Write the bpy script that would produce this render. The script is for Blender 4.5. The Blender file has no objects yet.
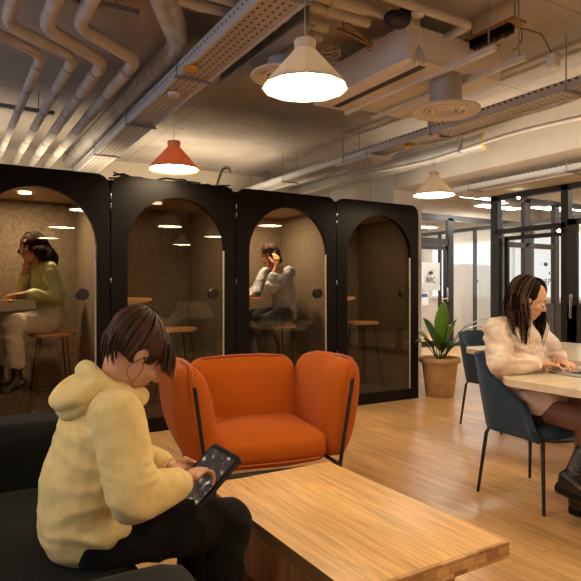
import bpy, bmesh, math, random
from mathutils import Vector, Matrix, noise
random.seed(7)
PI = math.pi
V = Vector
scene = bpy.context.scene
COL = scene.collection

# ------------------------------------------------------------------ materials
def nodes(name):
    m = bpy.data.materials.new(name); m.use_nodes = True
    nt = m.node_tree
    for n in list(nt.nodes): nt.nodes.remove(n)
    out = nt.nodes.new('ShaderNodeOutputMaterial')
    return m, nt, out
def N(nt, t, **kw):
    n = nt.nodes.new(t)
    for k, v in kw.items():
        if k.startswith('i_'): n.inputs[k[2:].replace('_', ' ')].default_value = v
        else: setattr(n, k, v)
    return n
def c4(c): return (c[0], c[1], c[2], 1)
def mat(name, col, rough=.6, metal=0, var=.12, scale=12, bump=0, bscale=60, col2=None, stretch=None, sheen=0, detail=4, spec=.5, coat=0):
    m, nt, out = nodes(name)
    p = N(nt, 'ShaderNodeBsdfPrincipled'); nt.links.new(p.outputs[0], out.inputs[0])
    p.inputs['Roughness'].default_value = rough; p.inputs['Metallic'].default_value = metal
    p.inputs['Specular IOR Level'].default_value = spec
    if sheen: p.inputs['Sheen Weight'].default_value = sheen
    if coat: p.inputs['Coat Weight'].default_value = coat
    tc = N(nt, 'ShaderNodeTexCoord'); src = tc.outputs['Object']
    if stretch:
        mp = N(nt, 'ShaderNodeMapping'); mp.inputs['Scale'].default_value = stretch
        nt.links.new(src, mp.inputs[0]); src = mp.outputs[0]
    nz = N(nt, 'ShaderNodeTexNoise'); nz.inputs['Scale'].default_value = scale; nz.inputs['Detail'].default_value = detail
    nt.links.new(src, nz.inputs['Vector'])
    r = N(nt, 'ShaderNodeValToRGB')
    a = col; b = col2 if col2 else tuple(min(1, x*(1+var)) for x in col)
    if not col2: a = tuple(x*(1-var) for x in col)
    r.color_ramp.elements[0].color = c4(a); r.color_ramp.elements[1].color = c4(b)
    r.color_ramp.elements[0].position = .35; r.color_ramp.elements[1].position = .65
    nt.links.new(nz.outputs[0], r.inputs[0]); nt.links.new(r.outputs[0], p.inputs['Base Color'])
    if bump:
        n2 = N(nt, 'ShaderNodeTexNoise'); n2.inputs['Scale'].default_value = bscale; n2.inputs['Detail'].default_value = 3
        nt.links.new(src, n2.inputs['Vector'])
        bp = N(nt, 'ShaderNodeBump'); bp.inputs['Strength'].default_value = bump; bp.inputs['Distance'].default_value = .01
        nt.links.new(n2.outputs[0], bp.inputs['Height']); nt.links.new(bp.outputs[0], p.inputs['Normal'])
    return m
def shade_mat(name, col, tr):
    m, nt, out = nodes(name)
    d = N(nt, 'ShaderNodeBsdfPrincipled'); d.inputs['Base Color'].default_value = c4(col); d.inputs['Roughness'].default_value = .5
    t = N(nt, 'ShaderNodeBsdfTranslucent'); t.inputs[0].default_value = c4(col)
    tc = N(nt, 'ShaderNodeTexCoord'); nz = N(nt, 'ShaderNodeTexNoise'); nz.inputs['Scale'].default_value = 30; nt.links.new(tc.outputs['Object'], nz.inputs['Vector'])
    bp = N(nt, 'ShaderNodeBump'); bp.inputs['Strength'].default_value = .05; nt.links.new(nz.outputs[0], bp.inputs['Height']); nt.links.new(bp.outputs[0], d.inputs['Normal'])
    x = N(nt, 'ShaderNodeMixShader'); x.inputs[0].default_value = tr
    nt.links.new(d.outputs[0], x.inputs[1]); nt.links.new(t.outputs[0], x.inputs[2]); nt.links.new(x.outputs[0], out.inputs[0]); return m
def emis(name, col, s):
    m, nt, out = nodes(name)
    e = N(nt, 'ShaderNodeEmission'); e.inputs[0].default_value = c4(col); e.inputs[1].default_value = s
    nt.links.new(e.outputs[0], out.inputs[0]); return m
def glass(name, tint=(.9,.9,.88), ior=1.5, rough=.0):
    m, nt, out = nodes(name)
    t = N(nt, 'ShaderNodeBsdfTransparent'); t.inputs[0].default_value = c4(tint)
    g = N(nt, 'ShaderNodeBsdfGlossy'); g.inputs['Roughness'].default_value = rough
    lw = N(nt, 'ShaderNodeLayerWeight'); lw.inputs[0].default_value = .5
    pw = N(nt, 'ShaderNodeMath', operation='POWER'); pw.inputs[1].default_value = 4; nt.links.new(lw.outputs['Facing'], pw.inputs[0])
    f = N(nt, 'ShaderNodeMath', operation='MULTIPLY_ADD'); f.inputs[1].default_value = .7; f.inputs[2].default_value = ((ior-1)/(ior+1))**2
    nt.links.new(pw.outputs[0], f.inputs[0])
    x = N(nt, 'ShaderNodeMixShader')
    nt.links.new(f.outputs[0], x.inputs[0]); nt.links.new(t.outputs[0], x.inputs[1]); nt.links.new(g.outputs[0], x.inputs[2])
    nt.links.new(x.outputs[0], out.inputs[0]); return m
def planks(name, w, l, cols, rough=.35, grain=1.0, swap=True, gap=.0015, bump=.15, coord='Object', rx=0):
    """wood boards running along local Y (swap) or X; w board width, l board length"""
    m, nt, out = nodes(name)
    p = N(nt, 'ShaderNodeBsdfPrincipled'); nt.links.new(p.outputs[0], out.inputs[0]); p.inputs['Roughness'].default_value = rough
    tc = N(nt, 'ShaderNodeTexCoord')
    mp = N(nt, 'ShaderNodeMapping')
    if rx: mp.inputs['Rotation'].default_value = (rx, 0, 0)
    if swap: mp.inputs['Rotation'].default_value = (0, 0, PI/2)
    nt.links.new(tc.outputs[coord], mp.inputs[0])
    br = N(nt, 'ShaderNodeTexBrick'); br.offset = .37; br.offset_frequency = 2
    br.inputs['Scale'].default_value = 1; br.inputs['Mortar Size'].default_value = gap
    br.inputs['Brick Width'].default_value = l; br.inputs['Row Height'].default_value = w
    br.inputs['Color1'].default_value = (0, 0, 0, 1); br.inputs['Color2'].default_value = (1, 1, 1, 1); br.inputs['Mortar'].default_value = (.5, .5, .5, 1)
    nt.links.new(mp.outputs[0], br.inputs[0])
    r = N(nt, 'ShaderNodeValToRGB')
    els = r.color_ramp.elements
    els[0].color = c4(cols[0]); els[1].color = c4(cols[-1])
    for i, c in enumerate(cols[1:-1]): e = els.new((i+1)/(len(cols)-1)); e.color = c4(c)
    nt.links.new(br.outputs[0], r.inputs[0])
    m2 = N(nt, 'ShaderNodeMapping'); m2.inputs['Scale'].default_value = (1.6*grain, 22*grain, 22*grain)
    nt.links.new(mp.outputs[0], m2.inputs[0])
    nz = N(nt, 'ShaderNodeTexNoise'); nz.inputs['Scale'].default_value = 1.5; nz.inputs['Detail'].default_value = 6; nz.inputs['Distortion'].default_value = .6
    # shift the grain from board to board
    ad = N(nt, 'ShaderNodeVectorMath', operation='ADD')
    sc = N(nt, 'ShaderNodeVectorMath', operation='SCALE'); sc.inputs['Scale'].default_value = 9
    nt.links.new(br.outputs[0], sc.inputs[0]); nt.links.new(m2.outputs[0], ad.inputs[0]); nt.links.new(sc.outputs[0], ad.inputs[1])
    nt.links.new(ad.outputs[0], nz.inputs['Vector'])
    r2 = N(nt, 'ShaderNodeValToRGB'); r2.color_ramp.elements[0].color = (.74, .68, .62, 1); r2.color_ramp.elements[1].color = (1.12, 1.1, 1.05, 1)
    r2.color_ramp.elements[0].position = .3; r2.color_ramp.elements[1].position = .62
    nt.links.new(nz.outputs[0], r2.inputs[0])
    mx = N(nt, 'ShaderNodeMix', data_type='RGBA', blend_type='MULTIPLY'); mx.inputs[0].default_value = 1
    nt.links.new(r.outputs[0], mx.inputs[6]); nt.links.new(r2.outputs[0], mx.inputs[7])
    m3 = N(nt, 'ShaderNodeMix', data_type='RGBA', blend_type='MIX'); m3.inputs[7].default_value = (cols[0][0]*.3, cols[0][1]*.28, cols[0][2]*.25, 1)
    nt.links.new(br.outputs['Fac'], m3.inputs[0]); nt.links.new(mx.outputs[2], m3.inputs[6])
    nt.links.new(m3.outputs[2], p.inputs['Base Color'])
    bp = N(nt, 'ShaderNodeBump'); bp.inputs['Strength'].default_value = bump; bp.inputs['Distance'].default_value = .002
    nt.links.new(nz.outputs[0], bp.inputs['Height']); nt.links.new(bp.outputs[0], p.inputs['Normal'])
    return m
def concrete(name):
    m, nt, out = nodes(name)
    p = N(nt, 'ShaderNodeBsdfPrincipled'); nt.links.new(p.outputs[0], out.inputs[0]); p.inputs['Roughness'].default_value = .85
    tc = N(nt, 'ShaderNodeTexCoord')
    nz = N(nt, 'ShaderNodeTexNoise'); nz.inputs['Scale'].default_value = 1.3; nz.inputs['Detail'].default_value = 8; nz.inputs['Roughness'].default_value = .65
    nt.links.new(tc.outputs['Object'], nz.inputs['Vector'])
    r = N(nt, 'ShaderNodeValToRGB'); r.color_ramp.elements[0].color = (.40, .355, .315, 1); r.color_ramp.elements[1].color = (.60, .54, .485, 1)
    r.color_ramp.elements[0].position = .35; r.color_ramp.elements[1].position = .7
    nt.links.new(nz.outputs[0], r.inputs[0])
    br = N(nt, 'ShaderNodeTexBrick'); br.offset = 0; br.inputs['Scale'].default_value = 1
    br.inputs['Mortar Size'].default_value = .006; br.inputs['Brick Width'].default_value = 2.4; br.inputs['Row Height'].default_value = 1.25
    nt.links.new(tc.outputs['Object'], br.inputs[0])
    vo = N(nt, 'ShaderNodeTexVoronoi'); vo.inputs['Scale'].default_value = 2.2
    nt.links.new(tc.outputs['Object'], vo.inputs['Vector'])
    lt = N(nt, 'ShaderNodeMath', operation='LESS_THAN'); lt.inputs[1].default_value = .035
    nt.links.new(vo.outputs['Distance'], lt.inputs[0])
    mx0 = N(nt, 'ShaderNodeMath', operation='MAXIMUM'); nt.links.new(lt.outputs[0], mx0.inputs[0])
    n5 = N(nt, 'ShaderNodeTexNoise'); n5.inputs['Scale'].default_value = 3
    nt.links.new(tc.outputs['Object'], n5.inputs['Vector'])
    gt = N(nt, 'ShaderNodeMath', operation='MULTIPLY'); nt.links.new(br.outputs['Fac'], gt.inputs[0]); nt.links.new(n5.outputs[0], gt.inputs[1])
    nt.links.new(gt.outputs[0], mx0.inputs[1])
    mx = N(nt, 'ShaderNodeMix', data_type='RGBA'); mx.inputs[7].default_value = (.13, .1, .085, 1)
    nt.links.new(mx0.outputs[0], mx.inputs[0]); nt.links.new(r.outputs[0], mx.inputs[6]); nt.links.new(mx.outputs[2], p.inputs['Base Color'])
    bp = N(nt, 'ShaderNodeBump'); bp.inputs['Strength'].default_value = .35; bp.inputs['Distance'].default_value = .02
    nt.links.new(nz.outputs[0], bp.inputs['Height']); nt.links.new(bp.outputs[0], p.inputs['Normal'])
    return m
def slotted(name, col, dark, py=.045, px=.045, fy=.55, fx=.28, rough=.4, axis='X', off=0.):
    """sheet metal punched with rows of slots; axis: the axis across the rows"""
    m, nt, out = nodes(name)
    p = N(nt, 'ShaderNodeBsdfPrincipled'); nt.links.new(p.outputs[0], out.inputs[0]); p.inputs['Roughness'].default_value = rough; p.inputs['Metallic'].default_value = .3
    tc = N(nt, 'ShaderNodeTexCoord'); sp = N(nt, 'ShaderNodeSeparateXYZ'); nt.links.new(tc.outputs['Object'], sp.inputs[0])
    def mask(sock, per, frac, o):
        a = N(nt, 'ShaderNodeMath', operation='MULTIPLY_ADD'); a.inputs[1].default_value = 1/per; a.inputs[2].default_value = o
        nt.links.new(sock, a.inputs[0])
        f = N(nt, 'ShaderNodeMath', operation='FRACT'); nt.links.new(a.outputs[0], f.inputs[0])
        l = N(nt, 'ShaderNodeMath', operation='LESS_THAN'); l.inputs[1].default_value = frac; nt.links.new(f.outputs[0], l.inputs[0])
        return l.outputs[0]
    a = mask(sp.outputs['Y'], py, fy, 0); b = mask(sp.outputs[axis], px, fx, off)
    mu = N(nt, 'ShaderNodeMath', operation='MULTIPLY'); nt.links.new(a, mu.inputs[0]); nt.links.new(b, mu.inputs[1])
    mx = N(nt, 'ShaderNodeMix', data_type='RGBA'); mx.inputs[6].default_value = c4(col); mx.inputs[7].default_value = c4(dark)
    nt.links.new(mu.outputs[0], mx.inputs[0]); nt.links.new(mx.outputs[2], p.inputs['Base Color'])
    return m
def screen_mat(name):
    m, nt, out = nodes(name)
    p = N(nt, 'ShaderNodeBsdfPrincipled'); nt.links.new(p.outputs[0], out.inputs[0]); p.inputs['Roughness'].default_value = .12
    p.inputs['Base Color'].default_value = (.01, .01, .012, 1)
    tc = N(nt, 'ShaderNodeTexCoord')
    vo = N(nt, 'ShaderNodeTexVoronoi'); vo.inputs['Scale'].default_value = 26
    nt.links.new(tc.outputs['Object'], vo.inputs['Vector'])
    nz = N(nt, 'ShaderNodeTexNoise'); nz.inputs['Scale'].default_value = 34; nz.inputs['Detail'].default_value = 3; nt.links.new(tc.outputs['Object'], nz.inputs['Vector'])
    r = N(nt, 'ShaderNodeValToRGB')
    e = r.color_ramp.elements; e[0].position = .50; e[0].color = (.025, .018, .015, 1); e[1].position = .8; e[1].color = (.8, .75, .7, 1)
    x = e.new(.60); x.color = (.05, .04, .035, 1); x = e.new(.68); x.color = (.35, .32, .22, 1)
    nt.links.new(nz.outputs[0], r.inputs[0]); nt.links.new(r.outputs[0], p.inputs['Emission Color']); p.inputs['Emission Strength'].default_value = 1.3
    return m
def knit(name, a, b, rough=.95, sheen=.4, scale=260, bump=.5, mott=None):
    """woven cloth: fine bump, soft mottling a..b"""
    m, nt, out = nodes(name)
    p = N(nt, 'ShaderNodeBsdfPrincipled'); nt.links.new(p.outputs[0], out.inputs[0]); p.inputs['Roughness'].default_value = rough
    p.inputs['Sheen Weight'].default_value = sheen; p.inputs['Specular IOR Level'].default_value = .2
    tc = N(nt, 'ShaderNodeTexCoord')
    nz = N(nt, 'ShaderNodeTexNoise'); nz.inputs['Scale'].default_value = mott or scale*.6; nz.inputs['Detail'].default_value = 2
    nt.links.new(tc.outputs['Object'], nz.inputs['Vector'])
    r = N(nt, 'ShaderNodeValToRGB'); r.color_ramp.elements[0].color = c4(a); r.color_ramp.elements[1].color = c4(b)
    r.color_ramp.elements[0].position = .38; r.color_ramp.elements[1].position = .62
    nt.links.new(nz.outputs[0], r.inputs[0]); nt.links.new(r.outputs[0], p.inputs['Base Color'])
    n2 = N(nt, 'ShaderNodeTexNoise'); n2.inputs['Scale'].default_value = scale; nt.links.new(tc.outputs['Object'], n2.inputs['Vector'])
    bp = N(nt, 'ShaderNodeBump'); bp.inputs['Strength'].default_value = bump; bp.inputs['Distance'].default_value = .002
    nt.links.new(n2.outputs[0], bp.inputs['Height']); nt.links.new(bp.outputs[0], p.inputs['Normal'])
    return m

M = {}
M['floor'] = planks('oak_floor', .16, 1.7, [(.56, .33, .145), (.62, .38, .17), (.58, .35, .155), (.66, .415, .19)], rough=.30, gap=.0008)
M['concrete'] = concrete('painted_concrete')
M['white_wall'] = mat('white_plaster', (.70, .66, .60), .8, var=.04, scale=3, bump=.05)
M['cream_wall'] = mat('cream_plaster', (.66, .58, .47), .8, var=.05, scale=3, bump=.05)
M['brown_wall'] = mat('brown_panelling', (.10, .055, .03), .6, var=.3, scale=3, stretch=(8, 8, .6))
M['soffit'] = mat('beige_soffit', (.58, .52, .45), .85, var=.05, scale=2)
M['pipe'] = mat('insulated_pipe', (.56, .51, .46), .55, var=.1, scale=7, bump=.1)
M['pipe_band'] = mat('pipe_band', (.26, .24, .23), .5, var=.1)
M['duct'] = mat('galvanised_duct', (.56, .55, .55), .42, metal=.35, var=.1, scale=5)
M['tray_b'] = slotted('tray_bottom_metal', (.62, .56, .50), (.07, .055, .045), py=.06, px=.05, fy=.5, fx=.26, off=.3)
M['tray_s'] = slotted('tray_side_metal', (.78, .78, .80), (.16, .16, .18), py=.06, px=.09, fy=.45, fx=.2, axis='Z', off=.4)
M['steel'] = mat('grey_steel', (.33, .34, .37), .5, metal=.3, var=.1, scale=6)
M['white_metal'] = mat('white_enamel', (.80, .77, .72), .4, var=.03, spec=.4)
M['shade_white'] = shade_mat('white_lamp_shade', (.86, .80, .70), .16)
M['shade_orange'] = shade_mat('orange_lamp_shade', (.78, .40, .20), .13)
M['shade_in'] = mat('white_lamp_inside', (.85, .80, .72), .5, var=.02)
M['cord'] = mat('white_cord', (.62, .58, .52), .6)
M['glow'] = emis('lamp_glow', (1, .77, .49), 46)
M['boothglow'] = emis('booth_lamp_glow', (1, .74, .44), 9)
M['boothdim'] = emis('booth_lamp_glow_low', (1, .7, .4), 1.6)
M['panelglow'] = emis('office_panel_glow', (1, .95, .87), 42)
M['dayglow'] = emis('daylit_blind_glow', (.93, .96, 1), 1.3)
M['duskglow'] = emis('dusk_window_glow', (.76, .83, 1), .95)
M['spotglow'] = emis('spot_glow', (1, .8, .5), 60)
M['black'] = mat('black_satin_panel', (.0065, .0048, .004), .45, var=.15, scale=5, spec=.16)
M['black_metal'] = mat('black_powder_steel', (.014, .013, .013), .42, var=.1)
M['frame_dark'] = mat('dark_glazing_bar', (.022, .019, .017), .4, var=.1)
M['dark_panel'] = mat('dark_grey_panel', (.045, .042, .042), .5, var=.1)
M['felt'] = mat('grey_felt', (.155, .120, .080), .95, var=.24, scale=45, bump=.5, bscale=170, detail=6)
M['felt_top'] = mat('tan_booth_ceiling', (.42, .32, .21), .9, var=.05)
M['booth_floor'] = mat('dark_carpet', (.055, .038, .025), .95, var=.3, scale=80, bump=.4, bscale=200)
M['booth_glass'] = glass('booth_glass', (.93, .90, .85), 1.55)
M['office_glass'] = glass('office_glass', (.98, .98, .97), 1.5)
M['edge_pale'] = mat('pale_glass_edge', (.62, .58, .48), .3, var=.05)  # plain pale colour for the edge of the door glass
M['chrome'] = mat('brushed_chrome', (.62, .60, .57), .25, metal=.9, var=.05)
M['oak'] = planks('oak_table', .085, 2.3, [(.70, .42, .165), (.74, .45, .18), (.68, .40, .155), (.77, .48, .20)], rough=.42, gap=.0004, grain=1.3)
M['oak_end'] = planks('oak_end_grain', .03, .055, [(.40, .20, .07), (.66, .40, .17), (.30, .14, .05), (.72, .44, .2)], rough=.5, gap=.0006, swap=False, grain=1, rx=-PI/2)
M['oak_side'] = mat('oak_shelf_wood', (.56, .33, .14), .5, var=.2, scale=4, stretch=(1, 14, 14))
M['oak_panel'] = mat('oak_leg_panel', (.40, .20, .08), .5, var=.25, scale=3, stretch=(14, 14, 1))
M['stool_wood'] = mat('stool_oak', (.55, .30, .115), .4, var=.15, scale=4, stretch=(1, 12, 12))
M['orange'] = knit('orange_wool', (.43, .086, .005), (.50, .112, .008), scale=330, bump=.55, sheen=.05)
M['orange_pipe'] = knit('orange_piping', (.38, .075, .005), (.44, .095, .008), scale=330)
M['sofa'] = knit('charcoal_velvet', (.0035, .004, .0032), (.007, .0075, .006), scale=200, sheen=.02)
M['sofa_g'] = knit('charcoal_green_wool', (.010, .011, .008), (.016, .017, .013), scale=240, sheen=.03)
M['blue'] = knit('petrol_blue_velvet', (.024, .052, .088), (.034, .066, .106), scale=200, sheen=.12, mott=8)
M['table_pale'] = mat('pale_birch_top', (.80, .68, .50), .22, var=.05, scale=3, stretch=(1, 9, 1), coat=.3)
M['table_edge'] = mat('birch_ply_edge', (.78, .64, .45), .5, var=.12, scale=10, stretch=(1, 1, 30))
M['skin_w'] = mat('light_skin', (.62, .33, .20), .5, var=.06, scale=9)
M['skin_a'] = mat('warm_skin', (.62, .33, .185), .5, var=.06, scale=9)
M['skin_d'] = mat('brown_skin', (.34, .15, .075), .5, var=.06, scale=9)
M['lips'] = mat('lip_colour', (.42, .12, .09), .4)
M['eyewhite'] = mat('eye_white', (.75, .7, .65), .25, var=.02)
M['iris'] = mat('dark_iris', (.03, .015, .01), .2)
M['hair_b'] = mat('brown_hair', (.060, .024, .010), .5, var=.5, scale=14, spec=.35)
M['hair_k'] = mat('near_black_hair', (.016, .009, .006), .85, var=.4, scale=14, spec=.05)
M['hair_tip'] = mat('warm_brown_hair', (.07, .03, .012), .4, var=.5, scale=10)
M['hair_l'] = mat('chestnut_hair', (.032, .014, .007), .65, var=.5, scale=14, spec=.2)
M['hoodie'] = knit('yellow_fleece', (.80, .60, .25), (.85, .66, .29), scale=420, mott=30, sheen=.15, bump=.35)
M['pants'] = knit('black_trousers', (.006, .005, .005), (.010, .008, .008), scale=300, sheen=.03)
M['cream'] = knit('cream_tie_dye_fleece', (.88, .77, .64), (.68, .51, .39), scale=300, mott=7, sheen=.2, bump=.3)
M['tights'] = mat('sheer_black_tights', (.21, .105, .065), .42, var=.2, scale=10)
M['skirt'] = knit('black_skirt', (.009, .008, .008), (.014, .012, .012), scale=300)
M['boot'] = mat('black_leather', (.012, .010, .009), .38, var=.2, scale=20)
M['green'] = knit('green_satin', (.33, .36, .13), (.42, .45, .19), scale=150, mott=9, rough=.35, sheen=.1, bump=.1)
M['jean_grey'] = knit('washed_grey_denim', (.46, .40, .30), (.56, .50, .38), scale=300, mott=12, bump=.4)
M['denim'] = knit('blue_grey_shirt', (.32, .36, .43), (.42, .46, .52), scale=300, mott=14, bump=.3)
M['tee'] = knit('blue_tee', (.06, .08, .26), (.08, .10, .32), scale=300)
M['jean_dark'] = knit('dark_denim', (.024, .026, .034), (.04, .042, .05), scale=300, mott=14)
M['terracotta'] = mat('terracotta', (.55, .34, .155), .8, var=.16, scale=9, bump=.15)
M['soil'] = mat('potting_soil', (.05, .03, .02), .95, var=.4, scale=60, bump=.8)
M['leaf'] = mat('bright_green_leaf', (.10, .24, .022), .38, var=.3, scale=5, stretch=(20, 20, 2))
M['leaf_d'] = mat('dark_green_leaf', (.025, .07, .02), .38, var=.3, scale=5, stretch=(20, 20, 2))
M['stem'] = mat('leaf_stem', (.05, .10, .03), .5)
M['screen'] = screen_mat('tablet_picture')
M['alu'] = mat('laptop_aluminium', (.55, .54, .53), .35, metal=.7, var=.03)
M['key'] = mat('black_keys', (.02, .02, .022), .5)
M['laptop_screen'] = emis('laptop_screen_glow', (.75, .82, 1), .8)
M['paper'] = mat('white_paper', (.82, .82, .82), .7, var=.02)
M['blue_ink'] = mat('blue_print', (.05, .10, .32), .6)
M['ink'] = mat('dark_vinyl_print', (.06, .06, .07), .6)
M['cabinet'] = mat('white_cabinet', (.80, .78, .74), .45, var=.02)
M['yellow'] = mat('yellow_sticker', (.75, .42, .04), .5)
M['wire'] = mat('rust_brown_wire', (.16, .06, .03), .6)
M['copper'] = mat('brass_valve', (.30, .17, .06), .4, metal=.7)
M['knob'] = mat('bronze_knob', (.035, .02, .014), .35, metal=.3, var=.1)

# ------------------------------------------------------------------ mesh helpers
class MB:
    def __init__(s): s.bm = bmesh.new()
    def mi(s, i):
        "faces made so far and not yet marked take material slot i"
        if not hasattr(s, 'done'): s.done = set()
        for f in s.bm.faces:
            if f not in s.done: f.material_index = i; s.done.add(f)
        return s
    def box(s, lo, hi, bev=0, seg=2, rot=None, at=None):
        g = bmesh.ops.create_cube(s.bm, size=1)['verts']
        lo = V(lo); hi = V(hi); c = (lo+hi)/2; d = hi-lo
        for v in g: v.co = V((v.co.x*d.x, v.co.y*d.y, v.co.z*d.z))
        if bev:
            ed = list({e for v in g for e in v.link_edges})
            r = bmesh.ops.bevel(s.bm, geom=ed, offset=bev, segments=seg, affect='EDGES', profile=.5)
            vs = set(v for f in r['faces'] for v in f.verts)
            for f in list(vs): 
                for ff in f.link_faces: vs = vs | set(ff.verts)
            g = list(vs)
        m = Matrix.Translation(c)
        if rot is not None: m = m @ rot
        for v in g: v.co = m @ v.co
        if at is not None:
            for v in g: v.co = at @ v.co
        return s
    def cyl(s, p0, p1, r0, r1=None, seg=16, cap=True):
        if r1 is None: r1 = r0
        p0 = V(p0); p1 = V(p1); d = p1-p0
        q = d.to_track_quat('Z', 'Y').to_matrix().to_4x4()
        g = bmesh.ops.create_cone(s.bm, cap_ends=cap, segments=seg, radius1=r0, radius2=r1, depth=d.length)['verts']
        m = Matrix.Translation((p0+p1)/2) @ q
        for v in g: v.co = m @ v.co
        return s
    def ball(s, c, r, seg=16, rot=None):
        if not hasattr(r, '__len__'): r = (r, r, r)
        g = bmesh.ops.create_uvsphere(s.bm, u_segments=seg, v_segments=max(6, seg*2//3), radius=1)['verts']
        m = Matrix.Translation(V(c)) @ (rot.to_4x4() if rot is not None else Matrix()) @ Matrix.Diagonal((r[0], r[1], r[2], 1))
        for v in g: v.co = m @ v.co
        return s
    def tube(s, pts, r, seg=10, cap=True, closed=False):
        pts = [V(p) for p in pts]; n = len(pts)
        rr = r if hasattr(r, '__len__') else [r]*n
        rings = []; prev = None
        for i in range(n):
            a = pts[i-1] if (i > 0 or closed) else pts[i]; b = pts[(i+1) % n] if (i < n-1 or closed) else pts[i]
            t = (b-a).normalized()
            if prev is None:
                u = t.orthogonal().normalized()
            else:
                u = (prev - t*prev.dot(t))
                u = u.normalized() if u.length > 1e-6 else t.orthogonal().normalized()
            prev = u; w = t.cross(u)
            rings.append([s.bm.verts.new(pts[i] + rr[i]*(math.cos(2*PI*k/seg)*u + math.sin(2*PI*k/seg)*w)) for k in range(seg)])
        m = n if closed else n-1
        for i in range(m):
            A = rings[i]; B = rings[(i+1) % n]
            for k in range(seg): s.bm.faces.new((A[k], A[(k+1) % seg], B[(k+1) % seg], B[k]))
        if cap and not closed:
            s.bm.faces.new(rings[0][::-1]); s.bm.faces.new(rings[-1])
        return s
    def lathe(s, prof, c=(0, 0, 0), seg=32, cap=False):
        c = V(c); rings = []
        for r, z in prof:
            rings.append([s.bm.verts.new(c+V((r*math.cos(2*PI*k/seg), r*math.sin(2*PI*k/seg), z))) for k in range(seg)])
        for A, B in zip(rings, rings[1:]):
            for k in range(seg): s.bm.faces.new((A[k], A[(k+1) % seg], B[(k+1) % seg], B[k]))
        if cap: s.bm.faces.new(rings[0][::-1]); s.bm.faces.new(rings[-1])
        return s
    def prism(s, pts, vec):
        """closed polygon pts (3D) extruded by vec"""
        a = [s.bm.verts.new(V(p)) for p in pts]; b = [s.bm.verts.new(V(p)+V(vec)) for p in pts]
        n = len(pts); s.bm.faces.new(a[::-1]); s.bm.faces.new(b)
        for i in range(n): s.bm.faces.new((a[i], a[(i+1) % n], b[(i+1) % n], b[i]))
        return s
    def grid(s, fn, nu, nv, cu=False):
        g = [[s.bm.verts.new(fn(i/(nu if cu else nu-1), j/(nv-1))) for j in range(nv)] for i in range(nu)]
        for i in range(nu if cu else nu-1):
            for j in range(nv-1):
                i2 = (i+1) % nu
                s.bm.faces.new((g[i][j], g[i2][j], g[i2][j+1], g[i][j+1]))
        return g
    def build(s, name, m, parent=None, smooth=True, ang=40, fix=True):
        bm = s.bm
        if fix: bmesh.ops.recalc_face_normals(bm, faces=bm.faces)
        me = bpy.data.meshes.new(name); bm.to_mesh(me); bm.free()
        if smooth and len(me.polygons):
            me.polygons.foreach_set('use_smooth', [True]*len(me.polygons))
            try: me.set_sharp_from_angle(angle=math.radians(ang))
            except Exception: pass
        o = bpy.data.objects.new(name, me); COL.objects.link(o)
        for q in (m if isinstance(m, (list, tuple)) else [m]):
            if q is not None: me.materials.append(q)
        if parent is not None: o.parent = parent
        return o
def tag(o, label=None, cat=None, group=None, kind=None):
    if label: o['label'] = label
    if cat: o['category'] = cat
    if group: o['group'] = group
    if kind: o['kind'] = kind
    return o
def empty(name, loc=(0, 0, 0), rz=0, **kw):
    o = bpy.data.objects.new(name, None); COL.objects.link(o); o.location = loc; o.rotation_euler = (0, 0, rz)
    o.empty_display_size = .1
    return tag(o, **kw)
def struct(name, mb, m, parent=None, **kw):
    o = mb.build(name, m, parent, **kw)
    o['kind'] = 'structure'
    return o
def copy_tree(o, parent=None):
    c = o.copy(); COL.objects.link(c)
    if parent is not None: c.parent = parent
    for ch in [x for x in bpy.data.objects if x.parent == o]: copy_tree(ch, c)
    return c
def rounded_rect(x0, x1, y0, y1, r, seg=8):
    pts = []
    for cx, cy, a0 in ((x1-r, y1-r, 0), (x0+r, y1-r, 90), (x0+r, y0+r, 180), (x1-r, y0+r, 270)):
        for k in range(seg+1):
            a = math.radians(a0+90*k/seg); pts.append((cx+r*math.cos(a), cy+r*math.sin(a)))
    return pts
def text_mesh(name, body, size, m, parent, mw, ext=.001):
    cu = bpy.data.curves.new(name, 'FONT'); cu.body = body; cu.size = size; cu.extrude = ext; cu.align_x = 'CENTER'; cu.align_y = 'CENTER'
    t = bpy.data.objects.new(name+'_tmp', cu); COL.objects.link(t)
    dg = bpy.context.evaluated_depsgraph_get(); me = bpy.data.meshes.new_from_object(t.evaluated_get(dg))
    bpy.data.objects.remove(t); me.name = name
    o = bpy.data.objects.new(name, me); COL.objects.link(o); me.materials.clear(); me.materials.append(m)
    me.transform(mw); o.parent = parent
    return o

# ------------------------------------------------------------------ soft bodies (remeshed unions)
def add_caps(bm, p0, r0, p1, r1, side=None, k=1, flat=False, seg=18, rings=6):
    p0 = V(p0); p1 = V(p1); t = p1-p0; L = t.length
    t = t.normalized() if L > 1e-6 else V((0, 0, 1))
    u = V(side) if side is not None else t.orthogonal()
    u = (u - t*u.dot(t)).normalized(); w = t.cross(u)
    st = []
    if flat: st.append((0, r0))
    else:
        for i in range(rings): a = PI/2*(1-i/rings); st.append((-math.sin(a)*r0, math.cos(a)*r0))
        st.append((0, r0))
    st.append((L, r1))
    if not flat:
        for i in range(1, rings+1): a = PI/2*i/rings; st.append((L+math.sin(a)*r1, math.cos(a)*r1))
    R = []
    for d, r in st:
        r = max(r, 1e-5)
        R.append([bm.verts.new(p0+t*d+u*(math.cos(2*PI*q/seg)*r*k)+w*(math.sin(2*PI*q/seg)*r)) for q in range(seg)])
    for A, B in zip(R, R[1:]):
        for q in range(seg): bm.faces.new((A[q], A[(q+1) % seg], B[(q+1) % seg], B[q]))
    bm.faces.new(R[0][::-1]); bm.faces.new(R[-1])
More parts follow.
